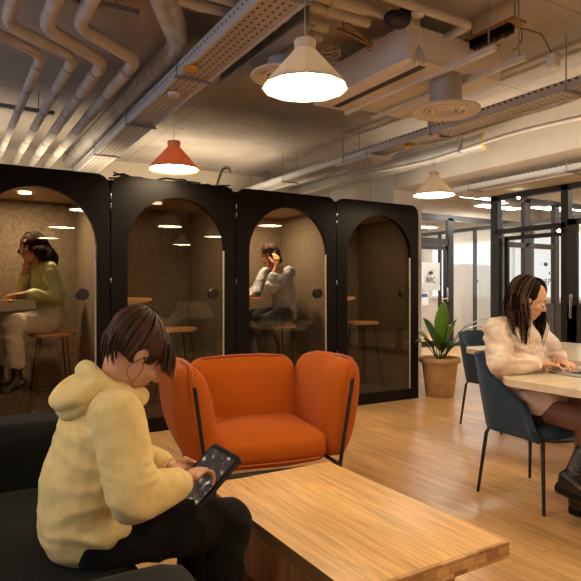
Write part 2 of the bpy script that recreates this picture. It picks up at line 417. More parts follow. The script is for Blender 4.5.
def add_ell(bm, c, r, rot=None, seg=20):
    g = bmesh.ops.create_uvsphere(bm, u_segments=seg, v_segments=seg*2//3, radius=1)['verts']
    m = Matrix.Translation(V(c)) @ (rot.to_4x4() if rot is not None else Matrix()) @ Matrix.Diagonal((r[0], r[1], r[2], 1))
    for v in g: v.co = m @ v.co
def basis(f, u):
    """matrix with columns forward, left, up"""
    f = V(f).normalized(); u = V(u); l = u.cross(f).normalized(); u = f.cross(l).normalized()
    return Matrix((f, l, u)).transposed()
def soft(name, shapes, voxel, m, parent, smooth=6, disp=None, cut=None, extra=None):
    bm = bmesh.new()
    for s in shapes:
        if s[0] == 'c': add_caps(bm, *s[1:])
        else: add_ell(bm, *s[1:])
    bmesh.ops.recalc_face_normals(bm, faces=bm.faces)
    me = bpy.data.meshes.new(name); bm.to_mesh(me); bm.free()
    t = bpy.data.objects.new(name+'_tmp', me); COL.objects.link(t)
    md = t.modifiers.new('r', 'REMESH'); md.mode = 'VOXEL'; md.voxel_size = voxel
    if smooth:
        ms = t.modifiers.new('s', 'SMOOTH'); ms.factor = .5; ms.iterations = smooth
    dg = bpy.context.evaluated_depsgraph_get(); dg.update()
    me2 = bpy.data.meshes.new_from_object(t.evaluated_get(dg))
    bpy.data.objects.remove(t)
    if disp or cut:
        bm = bmesh.new(); bm.from_mesh(me2); bm.normal_update()
        if disp:
            cs = [(v, v.co + v.normal*disp(v.co, v.normal)) for v in bm.verts]
            for v, c in cs: v.co = c
        if cut:
            dead = [v for v in bm.verts if cut(v.co)]
            bmesh.ops.delete(bm, geom=dead, context='VERTS')
        bm.to_mesh(me2); bm.free()
    if extra is not None:
        bm = bmesh.new(); bm.from_mesh(me2); extra(bm); bm.to_mesh(me2); bm.free()
    me2.name = name
    me2.materials.clear(); me2.materials.append(m)
    me2.polygons.foreach_set('use_smooth', [True]*len(me2.polygons))
    o = bpy.data.objects.new(name, me2); COL.objects.link(o)
    if parent is not None: o.parent = parent
    return o
def folds(amp, fx, fy, fz, seed=0, sharp=True, where=None):
    off = V((seed*3.1, seed*1.7, seed*5.3))
    def d(co, n):
        p = V((co.x*fx, co.y*fy, co.z*fz))+off
        p = p + .6*V((noise.noise(p*.5), noise.noise(p*.5+V((9, 0, 0))), noise.noise(p*.5+V((0, 9, 0)))))
        a = noise.noise(p)
        a = (1-2.2*abs(a)) if sharp else a
        w = where(co) if where else 1
        return amp*a*w + amp*.3*noise.noise(p*2.3)
    return d
def hand(wr, d, n, t, curl=(25, 35, 20), s=1.0, spread=.05, thumb=(.9, .35, .25)):
    """wrist point, finger direction d, palm-facing normal n (fingers curl toward it), thumb side t"""
    wr = V(wr); d = V(d).normalized(); n = V(n); n = (n-d*n.dot(d)).normalized(); t = V(t); t = (t-d*t.dot(d)-n*t.dot(n)).normalized()
    S = []
    S.append(('c', wr, .023*s, wr+d*.03*s, .022*s, t, 1.15))
    S.append(('c', wr+d*.03*s, .016*s, wr+d*.075*s, .0125*s, t, 2.5))
    S.append(('c', wr+d*.04*s+t*.012*s, .017*s, wr+d*.07*s+t*.02*s, .013*s))
    ln = ((.030, .042, .026, .021), (.010, .046, .029, .022), (-.010, .042, .027, .021), (-.029, .033, .021, .019))
    for i, (o, a, b, c) in enumerate(ln):
        base = wr+d*((.082-.004*abs(i-1))*s)+t*o*s
        dd = (d+t*spread*(1.5-i)).normalized(); ang = 0; p = base
        S.append(('c', wr+d*.05*s+t*o*.8*s, .010*s, p, .0095*s))
        r = .0088 if i < 3 else .0078
        for L, cu in ((a, curl[0]), (b, curl[1]), (c, curl[2])):
            ang += math.radians(cu*(1+.12*(i-1)))
            q = p+(dd*math.cos(ang)+n*math.sin(ang))*L*s
            S.append(('c', p, r*s, q, r*.9*s)); p = q; r *= .92
    p = wr+d*.028*s+t*.02*s
    td = (d*thumb[0]+t*thumb[1]+n*thumb[2]).normalized(); td0 = (d*.6+t*.9+n*.3).normalized()
    q = p+td0*.035*s; S.append(('c', p, .014*s, q, .0115*s))
    q2 = q+td*.032*s; S.append(('c', q, .0112*s, q2, .0098*s))
    q3 = q2+(td+n*.2).normalized()*.024*s; S.append(('c', q2, .0098*s, q3, .0082*s))
    return S
def head_shapes(c, f, u, s=1.0):
    B = basis(f, u); P = lambda x, y, z: V(c)+B@V((x*s, y*s, z*s)); r = lambda *a: tuple(x*s for x in a)
    S = [('e', P(-.008, 0, .028), r(.096, .076, .088), B), ('e', P(.028, 0, -.03), r(.062, .061, .088), B),
         ('e', P(.052, 0, -.083), r(.030, .032, .026), B), ('e', P(.02, 0, -.065), r(.058, .052, .045), B),
         ('c', P(.080, 0, .012), .008*s, P(.104, 0, -.026), .0115*s), ('e', P(.096, .011, -.031), r(.011, .007, .007), B), ('e', P(.096, -.011, -.031), r(.011, .007, .007), B),
         ('e', P(.079, 0, -.054), r(.014, .024, .009), B), ('e', P(.073, 0, -.067), r(.014, .020, .008), B)]
    for y in (1, -1):
        S += [('e', P(-.004, y*.075, -.012), r(.019, .008, .031), B), ('e', P(.062, y*.040, -.028), r(.024, .020, .022), B),
              ('c', P(.080, y*.012, .022), .009*s, P(.068, y*.046, .022), .010*s)]
    return S
def face_parts(c, f, u, par, s=1.0, lid=.5, hair=None):
    B = basis(f, u); P = lambda x, y, z: V(c)+B@V((x*s, y*s, z*s))
    for y in (1, -1):
        MB().ball(P(.0735-.009*(lid > .8), y*.031, .0), (.0115*s, .0125*s, .0085*s), 14, B).build('eye', M['eyewhite'], par)
        MB().ball(P(.0810-.010*(lid > .8), y*.032, -.002), (.0052*s,)*3, 10).build('iris', M['iris'], par)
        MB().tube([P(.0865-abs(a-.5)*.012, y*(.014+.036*a), .021+.007*math.sin(a*PI)) for a in (0, .25, .5, .75, 1)], [.0015*s, .003*s, .003*s, .0025*s, .001*s], 6).build('eyebrow', hair or M['hair_b'], par)
    MB().ball(P(.0885, 0, -.0555), (.006*s, .020*s, .0045*s), 12, B).ball(P(.084, 0, -.0645), (.006*s, .017*s, .0050*s), 12, B).build('lips', M['lips'], par)
def strands(bm, lines, seg=4):
    for pts, r in lines:
        n = len(pts); prev = None; R = []
        for i, p in enumerate(pts):
            t = (pts[min(i+1, n-1)]-pts[max(i-1, 0)]).normalized()
            uu = t.orthogonal().normalized() if prev is None else (prev-t*prev.dot(t)).normalized()
            prev = uu; w = t.cross(uu); q = i/(n-1)
            rr = r*(1-.75*q**3)*(.6+.4*min(1, q*6))
            R.append([bm.verts.new(p+rr*(math.cos(2*PI*k/seg)*uu+math.sin(2*PI*k/seg)*w)) for k in range(seg)])
        for A, Bq in zip(R, R[1:]):
            for k in range(seg): bm.faces.new((A[k], A[(k+1) % seg], Bq[(k+1) % seg], Bq[k]))
EXPO = 0.0
# ------------------------------------------------------------------ camera
H = 1.22
F = V((.516, .857, 0)).normalized(); Rt = V((F.y, -F.x, 0))
cd = bpy.data.cameras.new('camera'); cam = bpy.data.objects.new('camera', cd); COL.objects.link(cam)
cam.location = (0, 0, H); cam.rotation_euler = F.to_track_quat('-Z', 'Y').to_euler()
cd.lens = 36*578/581; cd.sensor_width = 36; cd.clip_start = .05
scene.camera = cam

# ------------------------------------------------------------------ the shell
X0, X1, Y0, Y1, ZC = -2.2, 12.6, -3.6, 13.2, 3.22
def slab(name, lo, hi, m, **k): return struct(name, MB().box(lo, hi), m, **k)
slab('floor', (X0-.1, Y0-.1, -.1), (X1+.1, Y1+.1, 0), M['floor'])
slab('ceiling', (X0-.1, Y0-.1, ZC), (X1+.1, Y1+.1, ZC+.12), M['concrete'])
slab('wall_left', (X0-.1, Y0, 0), (X0, Y1, ZC), M['brown_wall'])
slab('wall_front', (X0, Y0-.1, 0), (X1, Y0, ZC), M['brown_wall'])
slab('wall_back', (X0, 9.0, 0), (5.65, 9.12, ZC), M['cream_wall'])
slab('wall_column', (5.65, 6.46, 0), (6.2, 9.12, ZC), M['white_wall'])
slab('wall_right', (X1, Y0, 0), (X1+.1, Y1, ZC), M['white_wall'])
slab('wall_far', (5.65, Y1, 0), (X1, Y1+.1, ZC), M['white_wall'])
struct('trim_1', MB().box((5.65, Y0, 2.70), (7.42, 6.44, ZC)), M['soffit'])          # dropped bulkhead
struct('trim_2', MB().box((6.2, 9.0, 2.86), (X1, 9.1, ZC)), M['cream_wall'])
struct('trim_3', MB().box((7.42, 6.1, 2.74), (X1, 6.2, ZC)), M['cream_wall'])
# shallow pilasters on the side face of the column wall
struct('trim_4', MB().box((5.60, 6.9, 2.2), (5.65, 7.35, ZC)).box((5.60, 8.1, 2.2), (5.65, 8.5, ZC)), M['cream_wall'])

# glazed partitions
fd = M['frame_dark']
w1 = MB()   # across the corridor at the back
z0 = 0
w1.box((6.2, 9.0, 2.74), (12.4, 9.08, 2.86)).box((8.25, 9.0, 2.2), (9.45, 9.08, 2.34))
for x, w in ((6.2, .05), (8.2, .06), (9.42, .17), (11.2, .06)): w1.box((x, 9.0, 0), (x+w, 9.08, 2.8))
w1.box((6.2, 9.0, 0), (8.2, 9.08, .12)).box((9.5, 9.0, 0), (12.4, 9.08, .12))
o = struct('window_1', w1, fd, smooth=False)
struct('window_1_glass', MB().box((9.59, 9.03, .12), (12.35, 9.042, 2.74)).box((8.26, 9.03, 2.34), (9.42, 9.042, 2.74)).box((6.25, 9.03, .12), (8.2, 9.042, 2.74)), M['office_glass'], o, smooth=False)
d1 = struct('door_1', MB().box((8.27, 9.01, .02), (8.34, 9.06, 2.19)).box((9.33, 9.01, .02), (9.41, 9.06, 2.19)).box((8.27, 9.01, 2.1), (9.41, 9.06, 2.19)).box((8.27, 9.01, .02), (9.41, 9.06, .14)), fd, smooth=False)
struct('door_1_glass', MB().box((8.34, 9.03, .14), (9.33, 9.042, 2.1)), M['office_glass'], d1, smooth=False)
struct('door_handle', MB().box((9.36, 8.97, .98), (9.40, 9.0, 1.28), .005).cyl((9.38, 8.98, 1.04), (9.20, 8.98, 1.04), .012).cyl((9.38, 9.0, 1.04), (9.38, 8.97, 1.04), .014), M['chrome'], d1)
# partition along the right, running toward the viewer
w2 = MB()
for y, w in ((6.04, .14), (4.86, .11), (4.60, .06), (3.0, .08), (1.4, .08), (-.2, .08)): w2.box((7.4, y, 0), (7.5, y+w, 2.70))
w2.box((7.4, -3.5, 2.62), (7.5, 6.18, 2.70)).box((7.4, 4.9, 2.10), (7.5, 6.1, 2.17)).box((7.4, -3.5, 0), (7.5, 4.6, .1))
o = struct('window_2', w2, fd, smooth=False)
struct('window_2_glass', MB().box((7.44, 4.97, 2.17), (7.452, 6.04, 2.62)).box((7.44, -3.5, .1), (7.452, 4.6, 2.62)).box((7.44, 4.66, 2.2), (7.452, 4.86, 2.62)), M['office_glass'], o, smooth=False)
# open leaf frame seen inside the doorway
d2 = struct('door_2', MB().box((7.53, 5.96, .02), (7.58, 6.02, 2.06)).box((7.53, 5.0, 2.0), (7.58, 6.02, 2.06)).box((7.53, 4.98, .02), (7.58, 5.03, 2.06)), fd, smooth=False)
struct('door_2_glass', MB().box((7.55, 5.03, .04), (7.56, 5.96, 2.0)), M['office_glass'], d2, smooth=False)
# leaf with the long pull just right of the post
d3 = struct('door_3', MB().box((7.38, 4.72, .02), (7.43, 4.86, 2.2)).box((7.38, 4.50, .02), (7.43, 4.56, 2.2)).box((7.38, 4.5, 2.12), (7.43, 4.86, 2.2)).box((7.38, 4.5, .02), (7.43, 4.86, 1.02)), M['dark_panel'], smooth=False)
struct('door_handle', MB().box((7.345, 4.76, 1.02), (7.378, 4.81, 1.17), .006).box((7.335, 4.77, .84), (7.36, 4.805, 1.02), .006), M['chrome'], d3)
# inner room front at y=6.15
w3 = MB()
for x, w in ((8.16, .14), (8.95, .12), (9.9, .07), (11.2, .07)): w3.box((x, 6.12, 0), (x+w, 6.2, 2.72))
w3.box((7.5, 6.12, 2.66), (X1, 6.2, 2.74)).box((7.5, 6.12, 1.92), (9.0, 6.2, 2.0))
o = struct('window_3', w3, fd, smooth=False)
struct('window_3_glass', MB().box((7.5, 6.15, 1.0), (X1, 6.162, 2.66)), M['office_glass'], o, smooth=False)
struct('window_3_panel', MB().box((7.5, 6.13, 0), (X1, 6.19, 1.0)), M['dark_panel'], o, smooth=False)
# partition running deeper in the office
w4 = MB()
for y in (6.3, 7.7, 9.2, 10.3, 11.6): w4.box((10.5, y, 0), (10.56, y+.07, 2.66))
w4.box((10.5, 6.2, 2.6), (10.56, 13.1, 2.68))
o = struct('window_4', w4, fd, smooth=False)
struct('window_4_glass', MB().box((10.52, 6.2, .05), (10.532, 9.1, 2.6)), M['office_glass'], o, smooth=False)
# daylit windows in the far walls
o = struct('window_5', MB().box((6.5, 13.12, 1.0), (9.6, 13.19, 1.06)).box((6.5, 13.12, 2.5), (9.6, 13.19, 2.56)).box((6.5, 13.12, 1.0), (6.56, 13.19, 2.5)).box((8.0, 13.12, 1.0), (8.06, 13.19, 2.5)).box((9.54, 13.12, 1.0), (9.6, 13.19, 2.5)), M['white_metal'], smooth=False)
struct('window_5_blind', MB().box((6.56, 13.15, 1.06), (9.54, 13.17, 2.5)), M['dayglow'], o, smooth=False)
o = struct('window_6', MB().box((12.50, 7.0, 1.0), (12.58, 12.6, 1.06)).box((12.50, 7.0, 2.5), (12.58, 12.6, 2.56)).box((12.50, 9.7, 1.06), (12.58, 9.78, 2.5)), M['white_metal'], smooth=False)
struct('window_6_blind', MB().box((12.54, 7.0, 1.06), (12.56, 12.6, 2.5)), M['dayglow'], o, smooth=False)

o = struct('window_7', MB().box((-2.2, -3.0, .9), (-2.12, 8.6, .96)).box((-2.2, -3.0, 2.9), (-2.12, 8.6, 2.96)).box((-2.2, .8, .96), (-2.12, .88, 2.9)).box((-2.2, 4.8, .96), (-2.12, 4.88, 2.9)), M['frame_dark'], smooth=False)
struct('window_7_pane', MB().box((-2.19, -3.0, .96), (-2.17, 8.6, 2.9)), M['duskglow'], o, smooth=False)
# prints on the glass
def sign_set(name, at, rz, s, label, poster=False):
    r = empty(name, at, rz, label=label, cat='sign')
    R = Matrix.Rotation(PI/2, 4, 'X')
    text_mesh('lettering', 'RPC', .155*s, M['ink'], r, R)
    pts = rounded_rect(-.055*s, .055*s, -.03*s, .03*s, .028*s)
    MB().prism([(x+(.0 if poster else -.10*s), 0, z+(.15 if poster else .3)*s) for x, z in pts], (0, .002, 0)).build('oval_badge', M['ink'], r, smooth=False)
    if not poster: MB().cyl((.0, .0, .15*s), (.0, .003, .15*s), .022*s).build('dot_badge', M['ink'], r, smooth=False)
    return r
sign_set('door_lettering', (8.93, 9.020, 1.44), 0, 1.05, 'dark RPC lettering with oval badge on the glass door behind the potted plant', True)
sign_set('window_lettering', (8.78, 6.105, 1.36), 0, 1.0, 'small dark RPC lettering with oval badge on inner glass beside seated woman')
nt_ = empty('notice', (8.74, 9.022, 1.04), 0, label='small white notice with blue header stuck on the glass door', cat='notice')
MB().box((-.11, 0, -.13), (.11, .003, .13)).build('sheet', M['paper'], nt_, smooth=False)
MB().box((-.09, -.002, .04), (.09, 0, .11)).build('blue_header', M['blue_ink'], nt_, smooth=False)
MB().box((8.62, 9.046, 1.22), (9.22, 9.05, 1.82)).build('poster', M['paper'], None, smooth=False)
tag(bpy.data.objects['poster'], 'large white poster sheet behind the RPC lettering on the glass door', 'poster')
c = empty('wall_thermostat', (9.05, 6.10, 1.42), 0)
bpy.data.objects.remove(c)
# tall cabinets in the office
def cabinet(x, y, label):
    r = empty('tall_cabinet', (x, y, 0), 0, label=label, cat='cabinet', group='white cabinets in the office')
    MB().box((0, 0, 0), (.78, .45, 1.86), .01).build('carcass', M['cabinet'], r)
    for k in (0, 1):
        d = MB().box((.01+.385*k, -.02, .06), (.385+.385*k, -.002, 1.84), .004).build('door', M['cabinet'], r)
        MB().cyl((.33+.12*k, -.035, 1.45), (.33+.12*k, -.02, 1.45), .03).build('knob', M['ink'], d)
    return r
cabinet(10.72, 9.75, 'tall white office cabinet with round black knobs, left one behind the glass')
cabinet(11.56, 9.9, 'tall white office cabinet behind glass, right one beyond its twin')
# office ceiling panels
k = 0
for x, y in ((8.7, 10.3), (8.7, 12.0), (11.4, 10.3), (11.4, 12.0), (9.0, 7.6), (11.6, 7.6), (7.5, 7.9), (10.2, 8.3), (9.3, 4.4), (9.3, 1.8), (11.3, 4.4), (11.3, 1.8), (9.3, -.8)):  # two corridor panels nearest the back glazing are added to brighten the cabinets
    r = empty('office_ceiling_light', (x, y, 3.0), 0, label='rectangular white ceiling light panel in the office behind the glass', cat='ceiling light', group='office ceiling panels')
    MB().box((-.62, -.17, 0), (.62, .17, .06), .004).cyl((-.5, 0, .06), (-.5, 0, .22), .008).cyl((.5, 0, .06), (.5, 0, .22), .008).build('housing', M['white_metal'], r)
    MB().box((-.58, -.13, -.006), (.58, .13, 0)).build('diffuser', M['panelglow'], r, smooth=False)

# ------------------------------------------------------------------ ceiling services
def P3(px, py, z):
    d = (z-H)*578/(290.5-py); u = (px-290.5)/578
    return V((d*(F.x+u*Rt.x), d*(F.y+u*Rt.y), z))
def fillet(pts, r, n=5):
    pts = [V(p) for p in pts]; out = [pts[0]]
    for a, b, c in zip(pts, pts[1:], pts[2:]):
        d0 = (a-b).normalized(); d1 = (c-b).normalized(); q = min(r, (a-b).length*.45, (c-b).length*.45)
        s = b+d0*q; e = b+d1*q
        for k in range(n+1): t = k/n; out.append(s*(1-t)**2+b*2*t*(1-t)+e*t*t)
    out.append(pts[-1]); return out
def pipe(pts, r, label, bands=7, m='pipe', fr=.12, group='insulated pipes'):
    rt = empty('ceiling_pipe', tuple(V(pts[0])), 0, label=label, cat='pipe', group=group)
    loc = [V(p)-V(pts[0]) for p in pts]; fp = fillet(loc, fr)
    b = MB().tube(fp, r, 16).mi(0); last = loc[-1]; prev = loc[-2]
    L = (last-prev).length; d = (last-prev).normalized()
    for i in range(bands):
        p = prev+d*(L*(i+.35)/bands); b.cyl(p-d*.012, p+d*.012, r*1.07, seg=16)
    b.mi(1).build('tube', [M[m], M['pipe_band']], rt)
    return rt
runs = (((-.6, 1.30), (.18, 3.13), (.60, 3.42), (.60, 8.9)),
        ((.0, 0), (0, 0), (0, 0), (0, 0)))
zp = 2.95
def run(pix, z=zp, yend=8.95):
    pts = [P3(x, y, z) for x, y in pix]
    a, b = pts[-2], pts[-1]
    e = V((a.x+(b.x-a.x)*0.25, yend, z)); e.x = a.x + .0*(yend-a.y)
    pts[-1] = e; f = pts[0]; g = pts[1]; pts[0] = V((g.x+(f.x-g.x)*.3, -3.4, z))
    return pts
pipe(run([(100, -15), (78, 26), (136, 60), (55, 168)]), .047, 'thick insulated ceiling pipe, rightmost of the bent four over the booths', 7)
pipe(run([(52, -15), (45, 27), (103, 62), (38, 165)]), .047, 'thick insulated ceiling pipe, second from right of the bent four', 7)
pipe(run([(9, -15), (7, 24), (74, 58), (27, 165)]), .040, 'insulated ceiling pipe, second from left of the bent four', 7)
pipe(run([(-44, -15), (-46, 12), (42, 55), (8, 165)]), .036, 'thinner insulated ceiling pipe, leftmost of the bent four', 7)
for i, (y, x0, x1, lab) in enumerate(((3.75, -1.6, 1.1, 'thin grey strut holding the bent pipes near their bend'), (6.3, -1.6, .98, 'grey strut holding the bent pipes above the first booth'))):
    r = empty('pipe_strut', (x0, y, 3.03), 0, label=lab, cat='bracket', group='pipe struts')
    MB().box((0, -.02, -.02), (x1-x0, .02, .02), .003).build('rail', M['steel'], r)
    for k in range(5): x = .15+(x1-x0-.3)*k/4; MB().cyl((x, 0, .02), (x, 0, .19), .006).build('hanger_rod', M['steel'], r)
# spiral ducts
def duct(pts, r, label, ring=None):
    rt = empty('spiral_duct', tuple(V(pts[0])), 0, label=label, cat='duct')
    loc = [V(p)-V(pts[0]) for p in pts]; fp = fillet(loc, .25, 8)
    m = MB().tube(fp, r, 24)
    for a, b in zip(loc, loc[1:]):
        L = (b-a).length; d = (b-a).normalized(); n = int(L/.13)
        for i in range(1, n):
            if .2 < L*i/n < L-.2: p = a+d*L*i/n; m.cyl(p-d*.005, p+d*.005, r*1.025, seg=24)
    m.build('tube', M['duct'], rt)
    if ring: 
        p = loc[0]; d = (loc[1]-loc[0]).normalized(); MB().cyl(p-d*.004, p+d*.022, r*1.10, seg=24).build('end_ring', M['yellow'], rt); MB().cyl(p-d*.010, p+d*.01, r*1.03, seg=24).build('end_cap', M['duct'], rt)
    return rt
duct([(.55, 2.2, 2.98), (1.13, 3.36, 2.99), (1.56, 4.2, 3.09), (1.59, 8.9, 3.10)], .088, 'grey spiral duct running beside the left perforated tray')
duct([(5.33, 4.48, 2.93), (5.33, 8.9, 2.93)], .10, 'pale spiral duct along the white upper wall on the right', True)
# perforated trays
def tray(x, w, h, z, ya, yb, rz, label, lattice=False):
    r = empty('cable_tray', (x, ya, z), rz, label=label, cat='cable tray')
    L = yb-ya
    MB().box((0, 0, 0), (w, L, .006)).build('bottom_plate', M['tray_b'], r, smooth=False)
    s = MB().box((0, 0, 0), (.006, L, h)).box((w-.006, 0, 0), (w, L, h)).box((-.012, 0, h-.01), (.006, L, h)).box((w-.006, 0, h-.01), (w+.012, L, h)).box((-.008, 0, -.008), (.012, L, .0)).box((w-.012, 0, -.008), (w+.008, L, .0))
    s.build('side_rails', M['tray_s'], r, smooth=False)
    n = int(L/1.5)
    for i in range(n+1):
        y = .3+(L-.6)*i/max(1, n); m = MB()
        m.cyl((-.018, y, 0), (-.018, y, ZC-z), .005, seg=8).cyl((w+.018, y, 0), (w+.018, y, ZC-z), .005, seg=8).box((-.03, y-.015, -.022), (w+.03, y+.015, -.008))
        m.build('hanger', M['steel'], r, smooth=False)
    for q in range(4):
        m = MB()
        xx = .05+(w-.1)*q/3
        m.tube([(xx+.012*math.sin(i*1.3+q), L*i/24, .02+.006*math.sin(i*2.1+q)) for i in range(25)], .011, 6)
        m.build('cable', M['cord'], r)
    return r
tray(1.45, .25, .085, 2.86, -3.4, 8.9, -.012, 'long white perforated cable tray running over the booths, left of the big lamp')
tray(4.18, .21, .075, 2.79, -3.4, 8.9, 0, 'long white perforated cable tray on the right with lattice underside')
tray(6.05, .22, .06, 2.58, -3.4, 5.7, 0, 'short grey perforated tray under the beige bulkhead by the glass partition')
for (x, y, z, lab) in ((1.545, 3.98, 2.835, 'oval yellow sticker on the underside of the left tray'), (4.28, 4.65, 2.765, 'oval yellow sticker on the underside of the right tray')):
    o = MB().lathe([(0.0, 0), (.055, 0), (.055, .012), (0, .012)], (0, 0, 0), 20).build('yellow_tag', M['yellow'], None); o.location = (x, y, z-.006); tag(o, lab, 'sticker')
# cables lying along the bulkhead
for i, (x, z) in enumerate(((4.62, 2.86), (4.70, 2.90), (5.08, 2.83))):
    o = MB().tube([(x+.015*math.sin(j*.9+i), -3.3+12.2*j/40, z+.02*math.sin(j*.7+i*2)) for j in range(41)], .022, 8).build('ceiling_cable', M['pipe'], None)
    tag(o, 'pale cable conduit running between the right tray and the bulkhead', 'cable', 'conduits beside the right tray')
    for j in range(4): y = -3+11.5*j/3; MB().box((x-.03, y, z-.03), (x+.03, y+.02, ZC)).build('clip', M['steel'], o, smooth=False)
# grey steel beam
o = MB().box((1.88, 3.0, 2.86), (1.99, 4.3, 2.875)).box((1.925, 3.0, 2.875), (1.945, 4.3, 3.2)).box((1.88, 3.0, 3.19), (1.99, 4.3, 3.219)).build('beam', M['steel'], None, smooth=False)
tag(o, 'short grey steel beam under the ceiling left of the big white lamp', 'beam')
# four pipes along x near the top of the picture
for i, (y, z, r_, xe) in enumerate(((2.92, 3.02, .042, 2.32), (3.06, 3.02, .036, 2.45), (3.22, 3.0, .038, 2.2), (3.38, 3.0, .034, 2.28))):
    rt = empty('ceiling_pipe', (.2, y, z), 0, label='beige insulated pipe crossing the ceiling behind the big white lamp, ' + ('nearest', 'second nearest', 'third', 'farthest')[i] + ' of four', cat='pipe', group='crossing pipes')
    m = MB().tube([(0, 0, 0), (xe-.2, 0, 0)], r_, 16)
    for k in range(6): x = .4+k*.29+i*.05; m.cyl((x, 0, 0), (x+.07, 0, 0), r_*1.15, seg=16)
    m.build('tube', M['pipe'], rt)
# small white pipes bending back at upper right
pipe([(2.3, 2.73, 3.02), (3.07, 2.73, 3.02), (3.07, 3.5, 3.02), (2.6, 3.9, 3.06)], .030, 'white pipe with a sharp bend above the round air diffuser', 2, fr=.05, group='white pipes')
pipe([(2.3, 2.95, 3.04), (2.80, 2.95, 3.04), (2.72, 3.35, 3.04)], .030, 'short white pipe with a bend left of the round air diffuser', 2, fr=.05, group='white pipes')
# ventilation box, slot, diffusers
rt = empty('air_conditioning_unit', (2.7, 2.95, 2.78), 0, label='flat off-white ceiling air unit with dark slot beside the round diffuser', cat='air unit')
MB().box((0, 0, .03), (.95, 1.1, .26), .01).build('housing', M['shade_in'], rt)
MB().box((-.02, -.02, 0), (.34, 1.12, .03), .006).build('panel', M['shade_in'], rt)
MB().box((.13, .02, -.004), (.19, 1.05, .0)).build('slot', M['ink'], rt, smooth=False)
MB().box((.32, -.45, -.02), (.355, 1.15, .015)).box((.62, -.45, -.02), (.655, 1.15, .015)).build('support_rail', M['white_metal'], rt, smooth=False)
for x in (.337, .637):
    for y in (-.4, 1.1): MB().cyl((x, y, .01), (x, y, .44), .005, seg=8).build('hanger_rod', M['steel'], rt)
def diffuser(x, y, z, R, hn, label):
    rt = empty('air_diffuser', (x, y, z), 0, label=label, cat='air diffuser')
    MB().lathe([(R, .0), (R, .012), (R*.62, .035), (R*.62, .02), (R*.72, .0), (R*.98, -.004), (R, 0)], seg=48).build('outer_ring', M['shade_white'], rt)
    for q in (.55, .36, .17):
        MB().lathe([(R*q, -.002), (R*(q+.08), .004), (R*(q+.05), .025), (R*(q-.03), .02), (R*q, -.002)], seg=40).build('cone_ring', M['shade_in'], rt)
    MB().cyl((0, 0, .03), (0, 0, hn), R*.47, seg=40).build('neck', M['duct'], rt)
diffuser(3.21, 3.09, 2.55, .25, .28, 'round white ceiling air diffuser with concentric rings and grey neck')
diffuser(2.08, 3.55, 2.74, .235, .47, 'round air diffuser half hidden behind the big white lamp')
# electrical terminal strip with wires
rt = empty('terminal_strip', (3.36, 2.78, 3.02), 0, label='black electrical terminal strip with loose brown wires under the ceiling', cat='terminal strip')
MB().box((-.07, -.22, .03), (.07, .24, .05)).cyl((0, -.18, .05), (0, -.18, .2), .006).cyl((0, .2, .05), (0, .2, .2), .006).build('plate', M['oak_panel'], rt, smooth=False)
for k in range(11): MB().box((-.055, -.17+k*.032, -.03), (.01, -.145+k*.032, .03), .003).build('terminal', M['black'], rt)
for k in range(7):
    rr = random.Random(k)
    pts = [V((.01+.05*math.sin(j*.8+k), -.2+.07*k+.03*math.sin(j*1.1+k*2), -.0+.06*math.sin(j*.9+k)-.02*j*(k % 3 == 0))) for j in range(7)]
    MB().tube(pts, .004, 6).build('wire', M['wire'], rt)
MB().tube([(.04, -.2, 0), (.12, -.3, -.06), (.14, -.34, -.16), (.15, -.36, -.22)], .004, 6).build('wire', M['wire'], rt)
MB().box((.12, -.4, -.30), (.19, -.33, -.21), .01).build('connector', M['white_metal'], rt)
# black bracket with white head and hanging bundle
rt = empty('ceiling_projector_mount', (2.53, 2.86, 3.0), 0, label='black ceiling mount with small white fitting and dangling white wires', cat='ceiling mount')
MB().ball((0, 0, -.02), (.10, .07, .055), 16).box((.02, -.05, .0), (.10, .01, .215), .02).build('bracket', M['black_metal'], rt)
MB().ball((.09, -.10, .0), (.045, .045, .03), 14).build('fitting', M['shade_white'], rt)
MB().tube([(.09, -.1, -.02), (.1, -.11, -.12), (.095, -.1, -.2)], .004, 6).build('wire', M['cord'], rt)
m = MB()
for k in range(9):
    a = k*.7; m.tube([V((.095, -.1, -.2)), V((.095+.03*math.cos(a), -.1+.03*math.sin(a), -.25)), V((.095+.045*math.cos(a), -.1+.045*math.sin(a), -.32)), V((.095+.03*math.cos(a+.5), -.1+.03*math.sin(a+.5), -.28)), V((.095, -.1, -.21))], .003, 5)
m.build('wire_bundle', M['cord'], rt)
o = MB()
o.tube([(2.42+.09*math.cos(a*.8)*(1-.01*a), 3.45+.07*math.sin(a*.8), 2.95+.03*math.sin(a)) for a in range(26)], .003, 5)
o.tube([(2.42, 3.45, 2.95), (2.42, 3.45, 3.22)], .003, 5)
tag(o.build('coiled_wire', M['cord'], None), 'loose coil of thin white wire hanging right of the big lamp', 'wire')
rt = empty('brass_valve', (2.5, 3.2, 2.95), 0, label='small brass pipe valve under the ceiling left of the black mount', cat='valve')
MB().cyl((-.2, 0, .05), (.08, 0, 0), .012).cyl((-.2, -.1, .05), (.04, -.03, 0), .010).cyl((-.15, 0, .04), (-.15, 0, .27), .005).ball((.08, 0, 0), .024, 10).ball((.0, -.05, .01), .02, 10).build('body', M['copper'], rt)
MB().tube([(.09+.03*math.cos(a*PI/8), .02, .0+.03*math.sin(a*PI/8)) for a in range(16)], .004, 6, closed=True).build('handwheel', M['copper'], rt)
